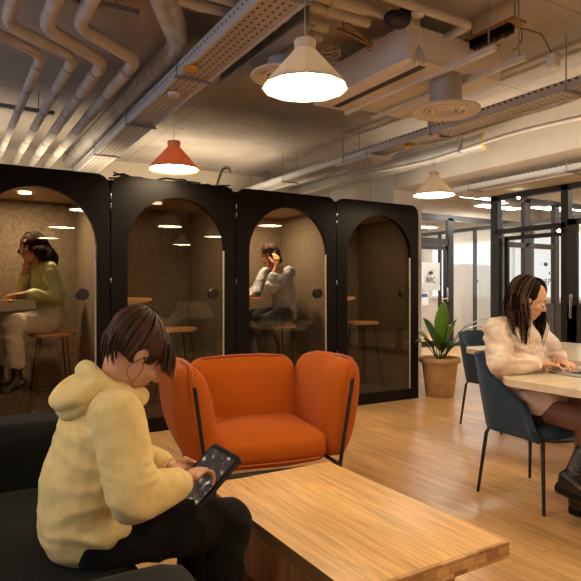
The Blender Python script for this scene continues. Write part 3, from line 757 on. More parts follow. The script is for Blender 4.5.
# sensor plate and camera dome
rt = empty('emergency_light', (4.22, 5.37, 2.70), 0, label='flat white emergency light hung beneath the right cable tray', cat='emergency light')
MB().box((-.16, -.33, 0), (.16, .33, .04), .012).build('housing', M['white_metal'], rt)
MB().cyl((-.1, -.2, .04), (-.1, -.2, .09), .006).cyl((-.1, .2, .04), (-.1, .2, .09), .006).build('hanger_rods', M['steel'], rt)
rt = empty('security_camera', (7.36, 6.24, 2.74), 0, label='small grey dome camera on the wall beside the glass partition', cat='camera')
MB().cyl((0, -.06, .0), (0, .0, .0), .05).build('mount', M['white_metal'], rt)
MB().ball((0, -.08, -.02), .055, 16).build('dome', M['steel'], rt)
for i, (x, y, z) in enumerate(((7.36, 5.55, 2.56), (7.36, 4.9, 2.02))):
    rt = empty('track_spot', (x-.1, y, z+.02), 0, label=('small warm spotlight near the top of the glass partition', 'small warm spotlight on the post by the door pull')[i], cat='spotlight')
    MB().cyl((.1, 0, 0), (.04, 0, 0), .012).cyl((.05, 0, .0), (-.0, 0, 0), .03).build('body', M['black_metal'], rt)
    MB().ball((-.005, 0, 0), .02, 12).build('bulb', M['spotglow'], rt)

# ------------------------------------------------------------------ pendant lamps
def lamp(x, y, z, top, colr, label, off=False):
    rt = empty('pendant_lamp', (x, y, z), 0, label=label, cat='lamp', group='cone pendant lamps')
    R = .215; n = 12
    sh = MB(); T_ = .19
    sh.lathe([(R, 0), (.050, T_), (.046, T_), (R-.006, .0), (R, 0)], seg=n)
    sh.build('shade', M[colr], rt, smooth=False)
    MB().lathe([(.0, .235), (.050, .235), (.056, .228), (.050, T_-.004), (0, T_-.004)], seg=24).build('cap', M[colr], rt)
    MB().cyl((0, 0, .23), (0, 0, top-z), .003, seg=8).build('cord', M['cord'], rt)
    MB().cyl((0, 0, top-z-.03), (0, 0, top-z), .05, seg=24).build('ceiling_rose', M['white_metal'], rt)
    MB().lathe([(0, .010), (R-.018, .010), (R-.020, .014), (0, .014)], seg=n).build('diffuser', M['glow'], rt, smooth=False)
    return rt
lamp(1.515, 2.38, 2.205, 2.85, 'shade_white', 'large white cone pendant lamp, the nearest, above the coffee table')
lamp(1.635, 4.58, 2.215, 2.85, 'shade_orange', 'orange cone pendant lamp hanging in front of the second booth')
lamp(4.22, 4.22, 2.17, 2.78, 'shade_white', 'small white cone pendant lamp hanging right of the last booth')
for x, y, c in ((3.0, 1.2, 'shade_white'), (-1.05, 2.3, 'shade_white'), (-1.05, .2, 'shade_white'), (1.6, .2, 'shade_orange'), (1.7, -1.9, 'shade_white'), (4.28, 2.1, 'shade_orange'), (4.28, 0, 'shade_white'), (4.42, -2.07, 'shade_white')):  # first one, off the lamp rows, is added to brighten the seated woman's sweatshirt
    lamp(x, y, 2.2, 2.84, c, 'cone pendant lamp outside the view, lighting the room and mirrored in the booth glass')

# ------------------------------------------------------------------ phone booths
def polar_ring(fn, n): return [fn(2*PI*k/n) for k in range(n)]
def booth(i, x0, glow, label):
    W = 1.138; Hh = 2.18; D = 1.08
    rt = empty('phone_booth', (x0, 4.875, 0), 0, label=label, cat='phone booth', group='arched phone booths')
    cx, cz = .592, 1.1
    ox0, ox1, oz0, ozt, r = .137, 1.035, .115, 2.035, .449
    inner = [(ox1, oz0), (ox1, .5), (ox1, 1.0)]
    zc = ozt-r
    inner = []
    n = 28
    inner += [(ox1, oz0+(zc-oz0)*k/16) for k in range(17)]
    inner += [(cx-.006+r*math.cos(PI*k/40), zc+r*math.sin(PI*k/40)) for k in range(1, 40)]
    inner += [(ox0, zc+(oz0-zc)*k/16) for k in range(17)]
    inner += [(ox0+(ox1-ox0)*k/12, oz0) for k in range(1, 12)]
    out_poly = rounded_rect(0, W, 0, Hh, .001, 1)
    # rounded only at the top
    op = [(W, 0)] + [(W-.10+.10*math.cos(math.radians(a)), Hh-.10+.10*math.sin(math.radians(a))) for a in range(0, 91, 10)] + \
         [(.10+.10*math.cos(math.radians(a)), Hh-.10+.10*math.sin(math.radians(a))) for a in range(90, 181, 10)] + [(0, 0)]
    def hit(p):
        dx, dz = p[0]-cx, p[1]-cz; best = None
        for a, b in zip(op, op[1:]+op[:1]):
            ex, ez = b[0]-a[0], b[1]-a[1]; den = dx*ez-dz*ex
            if abs(den) < 1e-9: continue
            t = ((a[0]-cx)*ez-(a[1]-cz)*ex)/den; s = ((a[0]-cx)*dz-(a[1]-cz)*dx)/den
            if t > 0 and -1e-6 <= s <= 1+1e-6 and (best is None or t < best): best = t
        return (cx+dx*best, cz+dz*best)
    outer = [hit(p) for p in inner]
    # snap nearest to the square bottom corners
    for cpt in ((0, 0), (W, 0)):
        j = min(range(len(outer)), key=lambda q: (outer[q][0]-cpt[0])**2+(outer[q][1]-cpt[1])**2); outer[j] = cpt
    bm = MB(); b = bm.bm; T = .055
    A = [[b.verts.new((x, y, z)) for x, z in ring] for y in (0, T) for ring in (inner, outer)]
    fi, fo, bi, bo = A; n = len(inner)
    for k in range(n):
        q = (k+1) % n
        b.faces.new((fi[k], fi[q], fo[q], fo[k])); b.faces.new((bi[k], bo[k], bo[q], bi[q]))
        b.faces.new((fi[k], bi[k], bi[q], fi[q])); b.faces.new((fo[k], fo[q], bo[q], bo[k]))
    bm.build('front_frame', M['black'], rt, ang=30)
    # glass door
    g = MB().prism([(x, .022, z) for x, z in inner], (0, .008, 0)).build('glass_door', M['booth_glass'], rt, smooth=False)
    MB().box((ox1-.012, .018, oz0), (ox1-.001, .034, zc)).build('glass_edge', M['edge_pale'], g, smooth=False)
    MB().lathe([(0, 0), (.045, 0), (.05, .006), (.05, .02), (.044, .026), (0, .026)], seg=28).build('door_knob', M['knob'], g)
    kn = [q for q in bpy.data.objects if q.name.startswith('door_knob') and q.parent == g][0]; kn.rotation_euler = (PI/2, 0, 0); kn.location = (.925, .020, 1.19)
    k2 = kn.copy(); COL.objects.link(k2); k2.location = (.925, .058, 1.19); k2.parent = g
    for z in (.55, 1.28, 1.90, 1.98): MB().box((-.006, -.006, z), (.003, .0, z+.045), .001).build('hinge', M['chrome'], rt)
    # shell
    MB().box((0, T, 0), (.045, D, Hh-.03)).box((W-.045, T, 0), (W, D, Hh-.03)).box((.045, D-.04, 0), (W-.045, D, Hh-.03)).box((.045, T, Hh-.09), (W-.045, D-.04, Hh-.03)).build('outer_shell', M['black'], rt, smooth=False)
    MB().box((.046, D-.065, .08), (W-.046, D-.042, Hh-.12)).build('back_felt', M['felt'], rt, smooth=False)
    MB().box((W-.07, T+.002, .08), (W-.046, D-.066, Hh-.12)).build('side_felt', M['felt'], rt, smooth=False)
    MB().box((.046, T+.002, .08), (.07, D-.066, Hh-.12)).build('side_felt', M['felt'], rt, smooth=False)
    MB().box((.046, T+.002, Hh-.12), (W-.046, D-.042, Hh-.092)).build('inner_ceiling', M['felt_top'], rt, smooth=False)
    MB().box((.046, T+.002, .0), (W-.046, D-.042, .079)).build('inner_floor', M['booth_floor'], rt, smooth=False)
    MB().cyl((.55, .5, Hh-.135), (.55, .5, Hh-.121), .05, seg=24).build('ceiling_lamp', M[glow], rt)
    # shelf: thick at the wall, thin at the rounded end
    m = MB(); b = m.bm
    def sec(t):
        y = .22+.70*t; e = .40+.08*math.sin(PI*min(1,t*1.3)*.8)
        return [V((.071, y, 1.15)), V((e, y, 1.15)), V((e+.015, y, 1.138)), V((e-.02, y, 1.118)), V((.071, y, 1.075))]
    R = [[b.verts.new(p) for p in sec(k/12)] for k in range(13)]
    for P_, Q_ in zip(R, R[1:]):
        for k in range(5): b.faces.new((P_[k], P_[(k+1) % 5], Q_[(k+1) % 5], Q_[k]))
    b.faces.new(R[0]); b.faces.new(R[-1][::-1])
    m.build('desk_shelf', M['oak_side'], rt, ang=20)
    return rt
booth(0, .05, 'boothglow', 'black arched phone booth with woman in green, leftmost of the row')
booth(1, 1.198, 'boothdim', 'black arched phone booth with only a stool, second from left behind the orange lamp')
booth(2, 2.346, 'boothglow', 'black arched phone booth with the man on the phone, third from left')
booth(3, 3.494, 'boothdim', 'empty black arched phone booth at the right end beside the plant')
# booth top clutter
o = MB()
for k in range(5):
    rr = random.Random(k+3)
    pts = [V((1.25+1.1*j/14, 5.1+.12*math.sin(j*.8+k*1.3), 2.165+.012*k+.018*abs(math.sin(j*1.7+k)))) for j in range(15)]
    o.tube(pts, .008, 6)
tag(o.build('loose_cables', M['black_metal'], None), 'tangle of dark cables lying on top of the second booth', 'cables')
rt = empty('roof_bracket', (2.20, 5.0, 2.15), 0, label='bent grey metal bracket standing on top of the booths by the orange lamp', cat='bracket')
MB().box((-.04, -.03, 0), (.06, .03, .05), .008).build('base', M['shade_in'], rt)
MB().tube(fillet([(.0, 0, .04), (.06, 0, .22), (.13, 0, .24), (.14, 0, .19)], .03), .012, 10).build('arm', M['duct'], rt)
o = MB().box((-1.0, 5.93, 2.152), (4.6, 6.10, 2.20)).box((-1.0, 5.93, 2.20), (4.6, 5.936, 2.25)).build('flat_tray', M['tray_s'], None, smooth=False)
tag(o, 'pale metal cable channel lying along the rear of the booth tops', 'cable tray')

# ------------------------------------------------------------------ bar stools
def stool():
    rt = empty('bar_stool')
    pts = rounded_rect(-.19, .19, -.16, .16, .13, 10)
    b = MB(); b.prism([(x, y, .82) for x, y in pts], (0, 0, .035)); 
    s = b.build('seat', M['stool_wood'], rt); 
    bv = s.modifiers.new('b', 'BEVEL'); bv.width = .008; bv.segments = 3
    for sx, sy in ((1, 1), (1, -1), (-1, 1), (-1, -1)):
        MB().cyl((sx*.10, sy*.09, .82), (sx*.18, sy*.17, .08), .008).build('leg', M['black_metal'], rt)
    zr = .36; f = .10+.08*(.82-zr)/.74; g = .09+.08*(.82-zr)/.74
    MB().tube([(f, g, zr), (-f, g, zr), (-f, -g, zr), (f, -g, zr)], .006, 8, closed=True).build('foot_rail', M['black_metal'], rt)
    return rt
st0 = stool()
labs = ('oak bar stool with thin black legs under the woman in green', 'oak bar stool standing empty in the second booth', 'oak bar stool under the man on the phone', 'oak bar stool standing empty in the rightmost booth')
for i in range(4):
    o = st0 if i == 0 else copy_tree(st0)
    o.location = (.05+1.148*i+.775, 5.44, .0)
    tag(o, labs[i], 'stool', 'bar stools in the booths')

# ------------------------------------------------------------------ coffee table
rt = empty('coffee_table', (.95, 1.25, 0), 0, label='low solid oak coffee table with slab legs in front of the orange armchair', cat='table')
MB().box((0, .012, .345), (.64, 1.03, .40), .003).build('tabletop', M['oak'], rt)
MB().box((.0015, 0, .3465), (.6385, .0115, .3985)).build('end_grain', M['oak_end'], rt, smooth=False)
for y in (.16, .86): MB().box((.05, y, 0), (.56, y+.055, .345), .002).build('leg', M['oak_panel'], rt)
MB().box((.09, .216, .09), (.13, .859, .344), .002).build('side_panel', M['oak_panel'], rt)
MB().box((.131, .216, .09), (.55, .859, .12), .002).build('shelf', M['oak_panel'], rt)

# ------------------------------------------------------------------ orange armchair
def puffy(name, lo, hi, r, m, par, bulge=(.02, .02, .02), warp=None, n=16, seam=None):
    """cushion: rounded box whose faces swell"""
    lo = V(lo); hi = V(hi); c = (lo+hi)/2; h = (hi-lo)/2
    b = MB(); g = bmesh.ops.create_cube(b.bm, size=2)['verts']
    bmesh.ops.subdivide_edges(b.bm, edges=b.bm.edges[:], cuts=n, use_grid_fill=True)
    for v in b.bm.verts:
        p = v.co.copy()
        q = V((p.x*h.x, p.y*h.y, p.z*h.z))
        core = V([max(-(h[i]-r), min(h[i]-r, q[i])) for i in range(3)])
        d = q-core
        if d.length > 1e-6: q = core+d.normalized()*min(r, max(abs(d[0]), abs(d[1]), abs(d[2])))
        f = [1-abs(p[i])**2.2 for i in range(3)]
        q += V((math.copysign(bulge[0]*f[1]*f[2], p.x) if abs(p.x) > .98 else 0, math.copysign(bulge[1]*f[0]*f[2], p.y) if abs(p.y) > .98 else 0, math.copysign(bulge[2]*f[0]*f[1], p.z) if abs(p.z) > .98 else 0))
        w = c+q
        w = w+V((noise.noise(w*5), noise.noise(w*5+V((7, 0, 0))), noise.noise(w*5+V((0, 7, 0)))))*.004
        v.co = warp(w) if warp else w
    return b.build(name, m, par, ang=180)
rt = empty('armchair', (1.675, 3.19, 0), math.radians(-10.5), label='burnt orange wool armchair with puffy winged arms and thin black frame', cat='armchair')
rt.scale = (.92, 1, .985)
O = M['orange']; OP = M['orange_pipe']
puffy('seat_cushion', (-.375, -.345, .215), (.375, .26, .40), .07, O, rt, (.0, .03, .035))
MB().tube([(-.30, -.352, .252), (-.17, -.366, .252), (0, -.372, .252), (.17, -.366, .252), (.30, -.352, .252)], .006, 8).build('seam_piping', OP, rt)
bk = puffy('back_cushion', (-.40, .16, .24), (.40, .34, .785), .085, O, rt, (.0, .025, .015), warp=lambda w: w+V((0, .10*(w.z-.24)/.55, -.012*(abs(w.x)/.40)**2)))
MB().tube([(-.31+.62*k/16, .30, .798-.012*(abs(-1+k/8))**2) for k in range(17)], .006, 8).build('seam_piping', OP, rt)
def arm(s):
    """s=-1 left, 1 right: leaf section, swept front to back"""
    b = MB()
    def fn(a, t):
        y = -.375+.77*t
        e = min(1, math.sin(min(1, t/.16)*PI/2))*min(1, math.sin(min(1, (1-t)/.12)*PI/2))
        e = max(.02, e)**.5
        th = 2*PI*a
        zz = math.sin(th); xx = math.cos(th)
        z = .53+(.305-.03*t)*(abs(zz)**.9*math.copysign(1, zz))
        hw = (.128)*abs(xx)**.78*(1-.12*t)
        x = math.copysign(hw, xx)*e
        z = .53+(z-.53)*(.80+.20*e)
        # inner lobe meets the slit at the front
        if zz > .80: z -= .012*math.sin(t*9)
        if t < .25: 
            k = 1-t/.25
            gr = math.exp(-(x/.022)**2)*k*.035; y += gr
        lean = s*(.10*(z-.2)/.6)
        return V((s*.425+lean+x, y+ .045*(z-.3)*0, z))
    g = b.grid(fn, 56, 26, cu=True)
    b.bm.faces.new([g[i][0] for i in range(56)][::-1]); b.bm.faces.new([g[i][-1] for i in range(56)])
    ar = b.build('arm', O, rt, ang=180)
    MB().tube([V((s*.425+s*(.10*(z-.2)/.6)+.006*math.sin(z*40), y, z)) for y, z in ((-.372, .70), (-.365, .80), (-.33, .826), (-.2, .832), (0, .825), (.2, .815), (.33, .79))], .007, 8).build('seam_piping', OP, ar)
    # bars of the frame
    top = V((s*.507, -.395, .715)); bot = V((s*.428, -.375, .20))
    MB().tube([top, bot, V((s*.42, -.375, .0))], .0125, 10).build('frame_post', M['black_metal'], rt)
    MB().tube([V((s*.48, .43, .6)), V((s*.42, .385, .2)), V((s*.405, .375, .0))], .0125, 10).build('frame_post', M['black_metal'], rt)
    MB().tube([V((s*.425, -.37, .205)), V((s*.42, .385, .205))], .012, 8).build('frame_rail', M['black_metal'], rt)
arm(-1); arm(1)
MB().tube([(-.425, -.37, .205), (.425, -.37, .205)], .014, 8).build('frame_rail', M['black_metal'], rt)
MB().tube([(-.42, .385, .205), (.42, .385, .205)], .012, 8).build('frame_rail', M['black_metal'], rt)

# ------------------------------------------------------------------ sofa
rt = empty('sofa', (-.1, 1.9, 0), 0, label='dark charcoal sofa under the woman in the yellow hoodie', cat='sofa')
puffy('seat_cushion', (-.55, -.55, .20), (.60, .68, .425), .06, M['sofa'], rt, (.01, .01, .015), n=20)
puffy('side_arm', (-.85, .69, .06), (.66, 1.0, .66), .07, M['sofa'], rt, (.01, .02, .01), n=20)
puffy('side_arm', (-.85, -.90, .06), (.605, -.545, .58), .05, M['sofa_g'], rt, (.01, .01, .01), n=20)
puffy('backrest', (-.95, -.55, .06), (-.56, .68, .78), .08, M['sofa'], rt)
MB().box((-.8, -.54, .06), (.55, .67, .2)).build('base', M['sofa'], rt, smooth=False)
for x in (-.75, .5):
    for y in (-.75, .85): MB().cyl((x, y, 0), (x, y, .08), .02).build('foot', M['black_metal'], rt)

# ------------------------------------------------------------------ blue chairs
def blue_chair():
    """faces -y, origin at the floor under the seat centre"""
    rt = empty('dining_chair')
    def path(t):      # t 0..1 around the U from front-right to front-left, local plan
        a = -1+2*t; w = .245; d = .235
        L1 = .42
        if abs(a) > .55:
            k = (abs(a)-.55)/.45; x = math.copysign(w, a); y = (d-.16)-(d-.16+.20)*k
        else:
            th = (a/.55)*PI/2; x = w*math.sin(th); y = (d-.16)+.16*math.cos(th)
            x = math.copysign(min(w, abs(w*math.sin(th))**.9*w**.1), a)
        return x, y
    def topz(t):
        a = abs(-1+2*t)
        if a < .42: return .845
        k = (a-.42)/.58
        return .845-.245*(k/.86)**.62 if k < .86 else .60-.14*((k-.86)/.14)**.8
    m = MB()
    def fn(i, j):
        x, y = path(i); zt = topz(i); z = .405+(zt-.405)*j
        o = 1+.16*j*(1-.0)-.10*(1-j)**3
        lean = .055*((z-.4)/.45)**1.3*max(0, y)/.235
        return V((x*o, y*(1+.05*j)+lean, z))
    m.grid(fn, 61, 14)
    s = m.build('backrest', M['blue'], rt, ang=180)
    so = s.modifiers.new('t', 'SOLIDIFY'); so.thickness = .034; so.offset = 1
    bv = s.modifiers.new('b', 'BEVEL'); bv.width = .012; bv.segments = 3
    m = MB()
    pts = rounded_rect(-.235, .235, -.26, .22, .11, 10)
    m.prism([(x, y, .40) for x, y in pts], (0, 0, .065))
    q = m.build('seat', M['blue'], rt); bv = q.modifiers.new('b', 'BEVEL'); bv.width = .024; bv.segments = 4
    for sx in (1, -1):
        for sy in (1, -1):
            MB().tube([(sx*.13, sy*.15, .392), (sx*.195, sy*.185, .388), (sx*.208, sy*.192, .36), (sx*.245, sy*.225, .0)], [.010, .011, .012, .009], 10).build('leg', M['black_metal'], rt)
    MB().tube([(-.13, -.15, .392), (.13, .15, .392)], .009, 8).tube([(.13, -.15, .392), (-.13, .15, .392)], .009, 8).build('under_frame', M['black_metal'], rt)
    return rt
c1 = blue_chair(); c1.location = (3.03, 2.195, 0)
tag(c1, 'petrol blue shell chair under the woman with long dark hair', 'chair', 'blue shell chairs')
c2 = copy_tree(c1); c2.location = (4.30, 3.50, 0)
tag(c2, 'petrol blue shell chair standing empty behind the first, beside the plant', 'chair', 'blue shell chairs')

# ------------------------------------------------------------------ pale tables
def table(loc, x0, x1, y0, y1, label, base):
    rt = empty('meeting_table', loc, 0, label=label, cat='table')
    pts = rounded_rect(x0, x1, y0, y1, .17, 12)
    MB().prism([(x, y, .722) for x, y in pts], (0, 0, .018)).build('tabletop', M['table_pale'], rt, ang=30)
    pe = rounded_rect(x0+.002, x1-.002, y0+.002, y1-.002, .168, 12)
    MB().prism([(x, y, .700) for x, y in pe], (0, 0, .0215)).build('ply_edge', M['table_edge'], rt, ang=30)
    for bx, by in base:
        MB().lathe([(0, 0), (.28, 0), (.285, .006), (.28, .016), (.05, .03), (.035, .05), (.035, .66), (.16, .69), (.16, .699), (0, .699)], (bx, by, 0), 40).build('pedestal', M['black_metal'], rt)
    return rt
table((3.27, 1.4, 0), -.64, .32, -1.3, .80, 'pale birch table with rounded corner, the nearer one holding the laptop', ((0, -.9),))
table((4.38, 3.09, 0), -.66, .58, -1.35, .36, 'pale birch table with round black base, the farther one behind the woman', ((0, 0), (0, -.95)))

# ------------------------------------------------------------------ potted plant
rt = empty('potted_plant', (4.93, 4.84, 0), 0, label='big leafy plant in a terracotta pot right of the booths', cat='plant')
MB().lathe([(0, 0), (.15, 0), (.158, .01), (.205, .385), (.228, .39), (.235, .40), (.235, .445), (.222, .45), (.208, .44), (.195, .40), (0, .40)], seg=48).build('pot', M['terracotta'], rt)
MB().lathe([(0, .405), (.12, .412), (.196, .40)], seg=32).build('soil', M['soil'], rt)
def leaf(az, L, w, rise, droop, m, z0=.41, r0=.03, tw=0):
    b = MB()
    dx, dy = math.cos(az), math.sin(az); n = 18
    pos = [V((r0*dx, r0*dy, z0))]; el = rise
    for i in range(n):
        el = rise-droop*((i+1)/n)**1.6
        pos.append(pos[-1]+V((dx*math.cos(el), dy*math.cos(el), math.sin(el)))*L/n)
    sd = V((-dy, dx, 0)); R = []
    for i, p in enumerate(pos):
        t = i/n; t2 = max(0, (t-.30)/.70)
        ww = .006+w*math.sin(PI*min(1, t2)**1.0)**.75*(1 if t2 > 0 else 0)*(1-.15*t2)
        if i == n: ww = .001
        tg = (pos[min(i+1, n)]-pos[max(0, i-1)]).normalized(); up = sd.cross(tg)
        s2 = (sd*math.cos(tw*t)+up*math.sin(tw*t))
        u2 = tg.cross(s2)
        R.append([b.bm.verts.new(p+s2*ww*q-u2*(-.18*ww*abs(q))) for q in (-1, -.5, 0, .5, 1)])
    for A, B in zip(R, R[1:]):
        for k in range(4): b.bm.faces.new((A[k], A[k+1], B[k+1], B[k]))
    o = b.build('leaf', m, rt, ang=180); s = o.modifiers.new('t', 'SOLIDIFY'); s.thickness = .0015
    MB().tube(pos[:12], [.007-.0004*i for i in range(12)], 6).build('stem', M['stem'], o)
D2 = math.radians
leaf(D2(-115), .70, .088, D2(86), D2(10), M['leaf'], tw=0)
leaf(D2(-60), .52, .05, D2(80), D2(22), M['leaf'], tw=.2)
leaf(D2(-35), .92, .026, D2(68), D2(82), M['leaf_d'])
leaf(D2(-22), .82, .028, D2(62), D2(75), M['leaf'])
leaf(D2(-48), .55, .028, D2(60), D2(70), M['leaf_d'])
leaf(D2(150), .64, .035, D2(72), D2(80), M['leaf_d'])
leaf(D2(165), .55, .035, D2(62), D2(95), M['leaf_d'])
leaf(D2(195), .62, .035, D2(60), D2(85), M['leaf_d'])
leaf(D2(120), .60, .045, D2(72), D2(60), M['leaf'])
leaf(D2(75), .62, .045, D2(74), D2(50), M['leaf_d'])
leaf(D2(20), .60, .05, D2(70), D2(60), M['leaf'])
leaf(D2(-120), .42, .045, D2(62), D2(60), M['leaf_d'])
leaf(D2(-75), .36, .05, D2(60), D2(50), M['leaf_d'])
leaf(D2(-140), .45, .04, D2(70), D2(50), M['leaf'])
leaf(D2(0), .42, .045, D2(55), D2(50), M['leaf_d'])
# ------------------------------------------------------------------ people
def mk(L):
    L = V(L)
    return lambda x, y=None, z=None: (V(x) if y is None else V((x, y, z)))-L
def long_hair(c, B, n, length, a=.103, b=.087, h=.104, gap=48, rr=.0042, wave=.01, back=0, push=V((0, 0, 0)), seed=1, spread=.02, off=(-.012, 0, .022)):
    """locks from the parting over the skull, then hanging"""
    R = random.Random(seed); hc = V(c)+B@V(off); out = []
    for i in range(n):
        sd_ = R.choice((1, -1)); gp = gap if not hasattr(gap, '__len__') else gap[0 if sd_ > 0 else 1]
        ph = math.radians(R.uniform(gp, 180))*sd_; sc = R.uniform(.97, 1.10)
        pts = []
        for k in range(9):
            th = math.radians(6+k*(86/8))
            st = V((.03*(1-k/8)*math.cos(ph), 0, 0))
            pts.append(hc+B@(V((a*math.sin(th)*math.cos(ph), b*math.sin(th)*math.sin(ph), h*math.cos(th)))*sc+st))
        L = length(abs(math.degrees(ph)), ph > 0)*R.uniform(.82, 1.05); p = pts[-1].copy(); w0 = R.uniform(0, 6)
        outd = (p-hc); outd.z = 0; outd = outd.normalized() if outd.length > .01 else V((0, 0, 0))
        m = 12
        for k in range(1, m+1):
            t = k/m
            p = p+V((0, 0, -L/m))+outd*spread*(.5-t)/m*4+push*(L/m)*(t)+V((math.sin(w0+t*7), math.cos(w0*1.7+t*6), 0))*wave/3
            pts.append(p.copy())
        out.append((pts, rr*R.uniform(.6, 1.3)))
    return out
def cap_shapes(c, B, a=.100, b=.086, h=.100, off=(-.016, 0, .026)):
    return [('e', V(c)+B@V(off), (a, b, h), B)]
def body_shapes(J, s=1.0, legs=True):
    lat = J['lat']; S = []
    S += [('c', J['pe'], .082, J['wa'], .075, lat, 1.35), ('c', J['wa'], .078, J['ch'], .092, lat, 1.35), ('c', J['ch'], .095, J['nb'], .05, lat, 1.3)]
    S += [('c', J['nb'], .052, V(J['c'])+J['B']@V((-.025, 0, -.05)), .050)]
    for q in (0, 1):
        S += [('c', J['nb'], .045, J['sh'][q], .042), ('c', J['sh'][q], .045, J['el'][q], .036), ('c', J['el'][q], .037, J['wr'][q], .024)]
        if legs:
            S += [('c', J['hip'][q], .066, J['kn'][q], .050), ('c', J['kn'][q], .050, V(J['kn'][q]).lerp(V(J['an'][q]), .35), .050), ('c', V(J['kn'][q]).lerp(V(J['an'][q]), .35), .050, J['an'][q], .034), ('c', J['an'][q], .034, J['to'][q], .026)]
    return S

# ---------------------------------------- woman in the yellow hoodie
L1 = (.36, 1.83, 0); W = mk(L1)
rt = empty('person', L1, 0, label='woman in pale yellow hoodie sitting on the sofa, looking down at a tablet', cat='person')
f1 = V((.72, -.03, -.70)).normalized(); B1 = basis(f1, (.7, 0, .72)); c1h = W(.530, 1.81, 1.026)
J = dict(lat=V((0, 1, 0)), pe=W(.36, 1.83, .52), wa=W(.365, 1.83, .63), ch=W(.42, 1.83, .78), nb=W(.455, 1.825, .905), c=c1h, B=B1,
         sh=(W(.425, 1.655, .865), W(.44, 2.0, .865)), el=(W(.445, 1.565, .66), W(.52, 2.06, .66)), wr=(W(.632, 1.685, .632), W(.650, 1.872, .626)),
         hip=(W(.38, 1.74, .505), W(.38, 1.93, .505)), kn=(W(.79, 1.70, .475), W(.80, 1.98, .475)), an=(W(.76, 1.70, .10), W(.77, 1.99, .10)), to=(W(.91, 1.68, .04), W(.92, 2.0, .04)))
tc = W(.728, 1.762, .612)                                   # tablet centre
tv = V((.76, .03, .65)).normalized(); tw_ = V((.03, -1, -.10)); tw_ = (tw_-tv*tw_.dot(tv)).normalized(); tn = tw_.cross(tv)
if tn.z < 0: tn = -tn
h_r = hand(J['wr'][0], V((.80, .42, .22)), -tn, V((.35, .8, .3)), curl=(34, 48, 24), s=1.0)
h_l = hand(J['wr'][1]+V((0, 0, -.004)), V((.62, -.10, -.30)), V((.1, -.8, .55)), V((.30, -.2, .95)), curl=(28, 30, 20), s=.98, thumb=(.9, -.1, .15))
soft('body', body_shapes(J)+head_shapes(c1h, f1, (.7, 0, .72), 1.0)+h_r+h_l, .0042, M['skin_w'], rt, smooth=3)
face_parts(c1h, f1, (.7, 0, .72), rt, lid=1)
# hoodie
lat = J['lat']
S = [('e', W(.405, 1.83, .525), (.145, .195, .075)), ('c', W(.358, 1.83, .515), .118, W(.366, 1.83, .64), .122, lat, 1.42), ('c', W(.366, 1.83, .64), .122, W(.415, 1.83, .79), .118, lat, 1.42), ('c', W(.415, 1.83, .79), .122, W(.45, 1.828, .885), .070, lat, 1.5)]
for q in (0, 1):
    e = J['el'][q]; w = J['wr'][q]; s_ = J['sh'][q]
    S += [('c', J['nb']+V((-.03, 0, -.05)), .07, s_, .072), ('c', s_, .074, e, .066), ('c', e, .066, e.lerp(w, .8), .050), ('c', e.lerp(w, .78), .045, e.lerp(w, .97), .038, None, 1, True)]
def fw(co):
    w_ = .55
    for e_, r_, k_ in ((J['el'][0], .10, 1.3), (J['el'][1], .10, 1.3), (W(.42, 1.68, .76), .08, 1.0), (W(.40, 1.70, .56), .12, .9)):
        w_ += k_*math.exp(-((co-e_).length/r_)**2)
    return w_
hood = soft('hoodie', S, .0065, M['hoodie'], rt, smooth=8, disp=folds(.0065, 6, 6, 15, 1, True, fw))
# hood and collar
S = []
def ring(n, f): q = [f(2*PI*k/n) for k in range(n)]; return list(zip(q, q[1:]+q[:1]))
for a_, b_ in ring(20, lambda t: W(.455+.082*math.cos(t), 1.828+.098*math.sin(t), .922-.045*math.cos(t)+.012*math.cos(2*t))): S.append(('c', a_, .027, b_, .027))
HB = basis((-.78, 0, -.62), (-.62, 0, .78))
S += [('e', W(.362, 1.83, .898), (.086, .118, .048), HB)]
for a_, b_ in ring(24, lambda t: W(.362, 1.83, .896)+HB@V((.060*math.cos(t)-.004, .102*math.sin(t), .028+.008*math.cos(t)))): S.append(('c', a_, .024, b_, .024))
soft('hood', S, .005, M['hoodie'], hood, smooth=7, disp=folds(.004, 8, 8, 14, 4))
# ribbed cuffs and hem
for q in (0, 1):
    e = J['el'][q]; w = J['wr'][q]; d = (w-e).normalized()
    soft('cuff', [('c', e.lerp(w, .85), .040, w+d*.004, .036, None, 1, True)], .004, M['hoodie'], hood, smooth=3)
# trousers, shoes
S = [('e', W(.37, 1.83, .505), (.10, .15, .075))]
for q in (0, 1): S += [('c', J['hip'][q].lerp(J['kn'][q], .06)+V((0, 0, -.010)), .092, J['kn'][q], .070), ('c', J['kn'][q], .070, J['an'][q]+V((0, 0, .03)), .050, None, 1)]
soft('trousers', S, .007, M['pants'], rt, smooth=8, disp=folds(.008, 9, 9, 9, 2))
for q in (0, 1):
    a = J['an'][q]; t = J['to'][q]
    soft('shoe', [('c', V((a.x-.03, a.y, .045)), .042, V((t.x, t.y, .04)), .038), ('c', V((a.x-.02, a.y, .05)), .04, a, .044)], .006, M['boot'], rt)
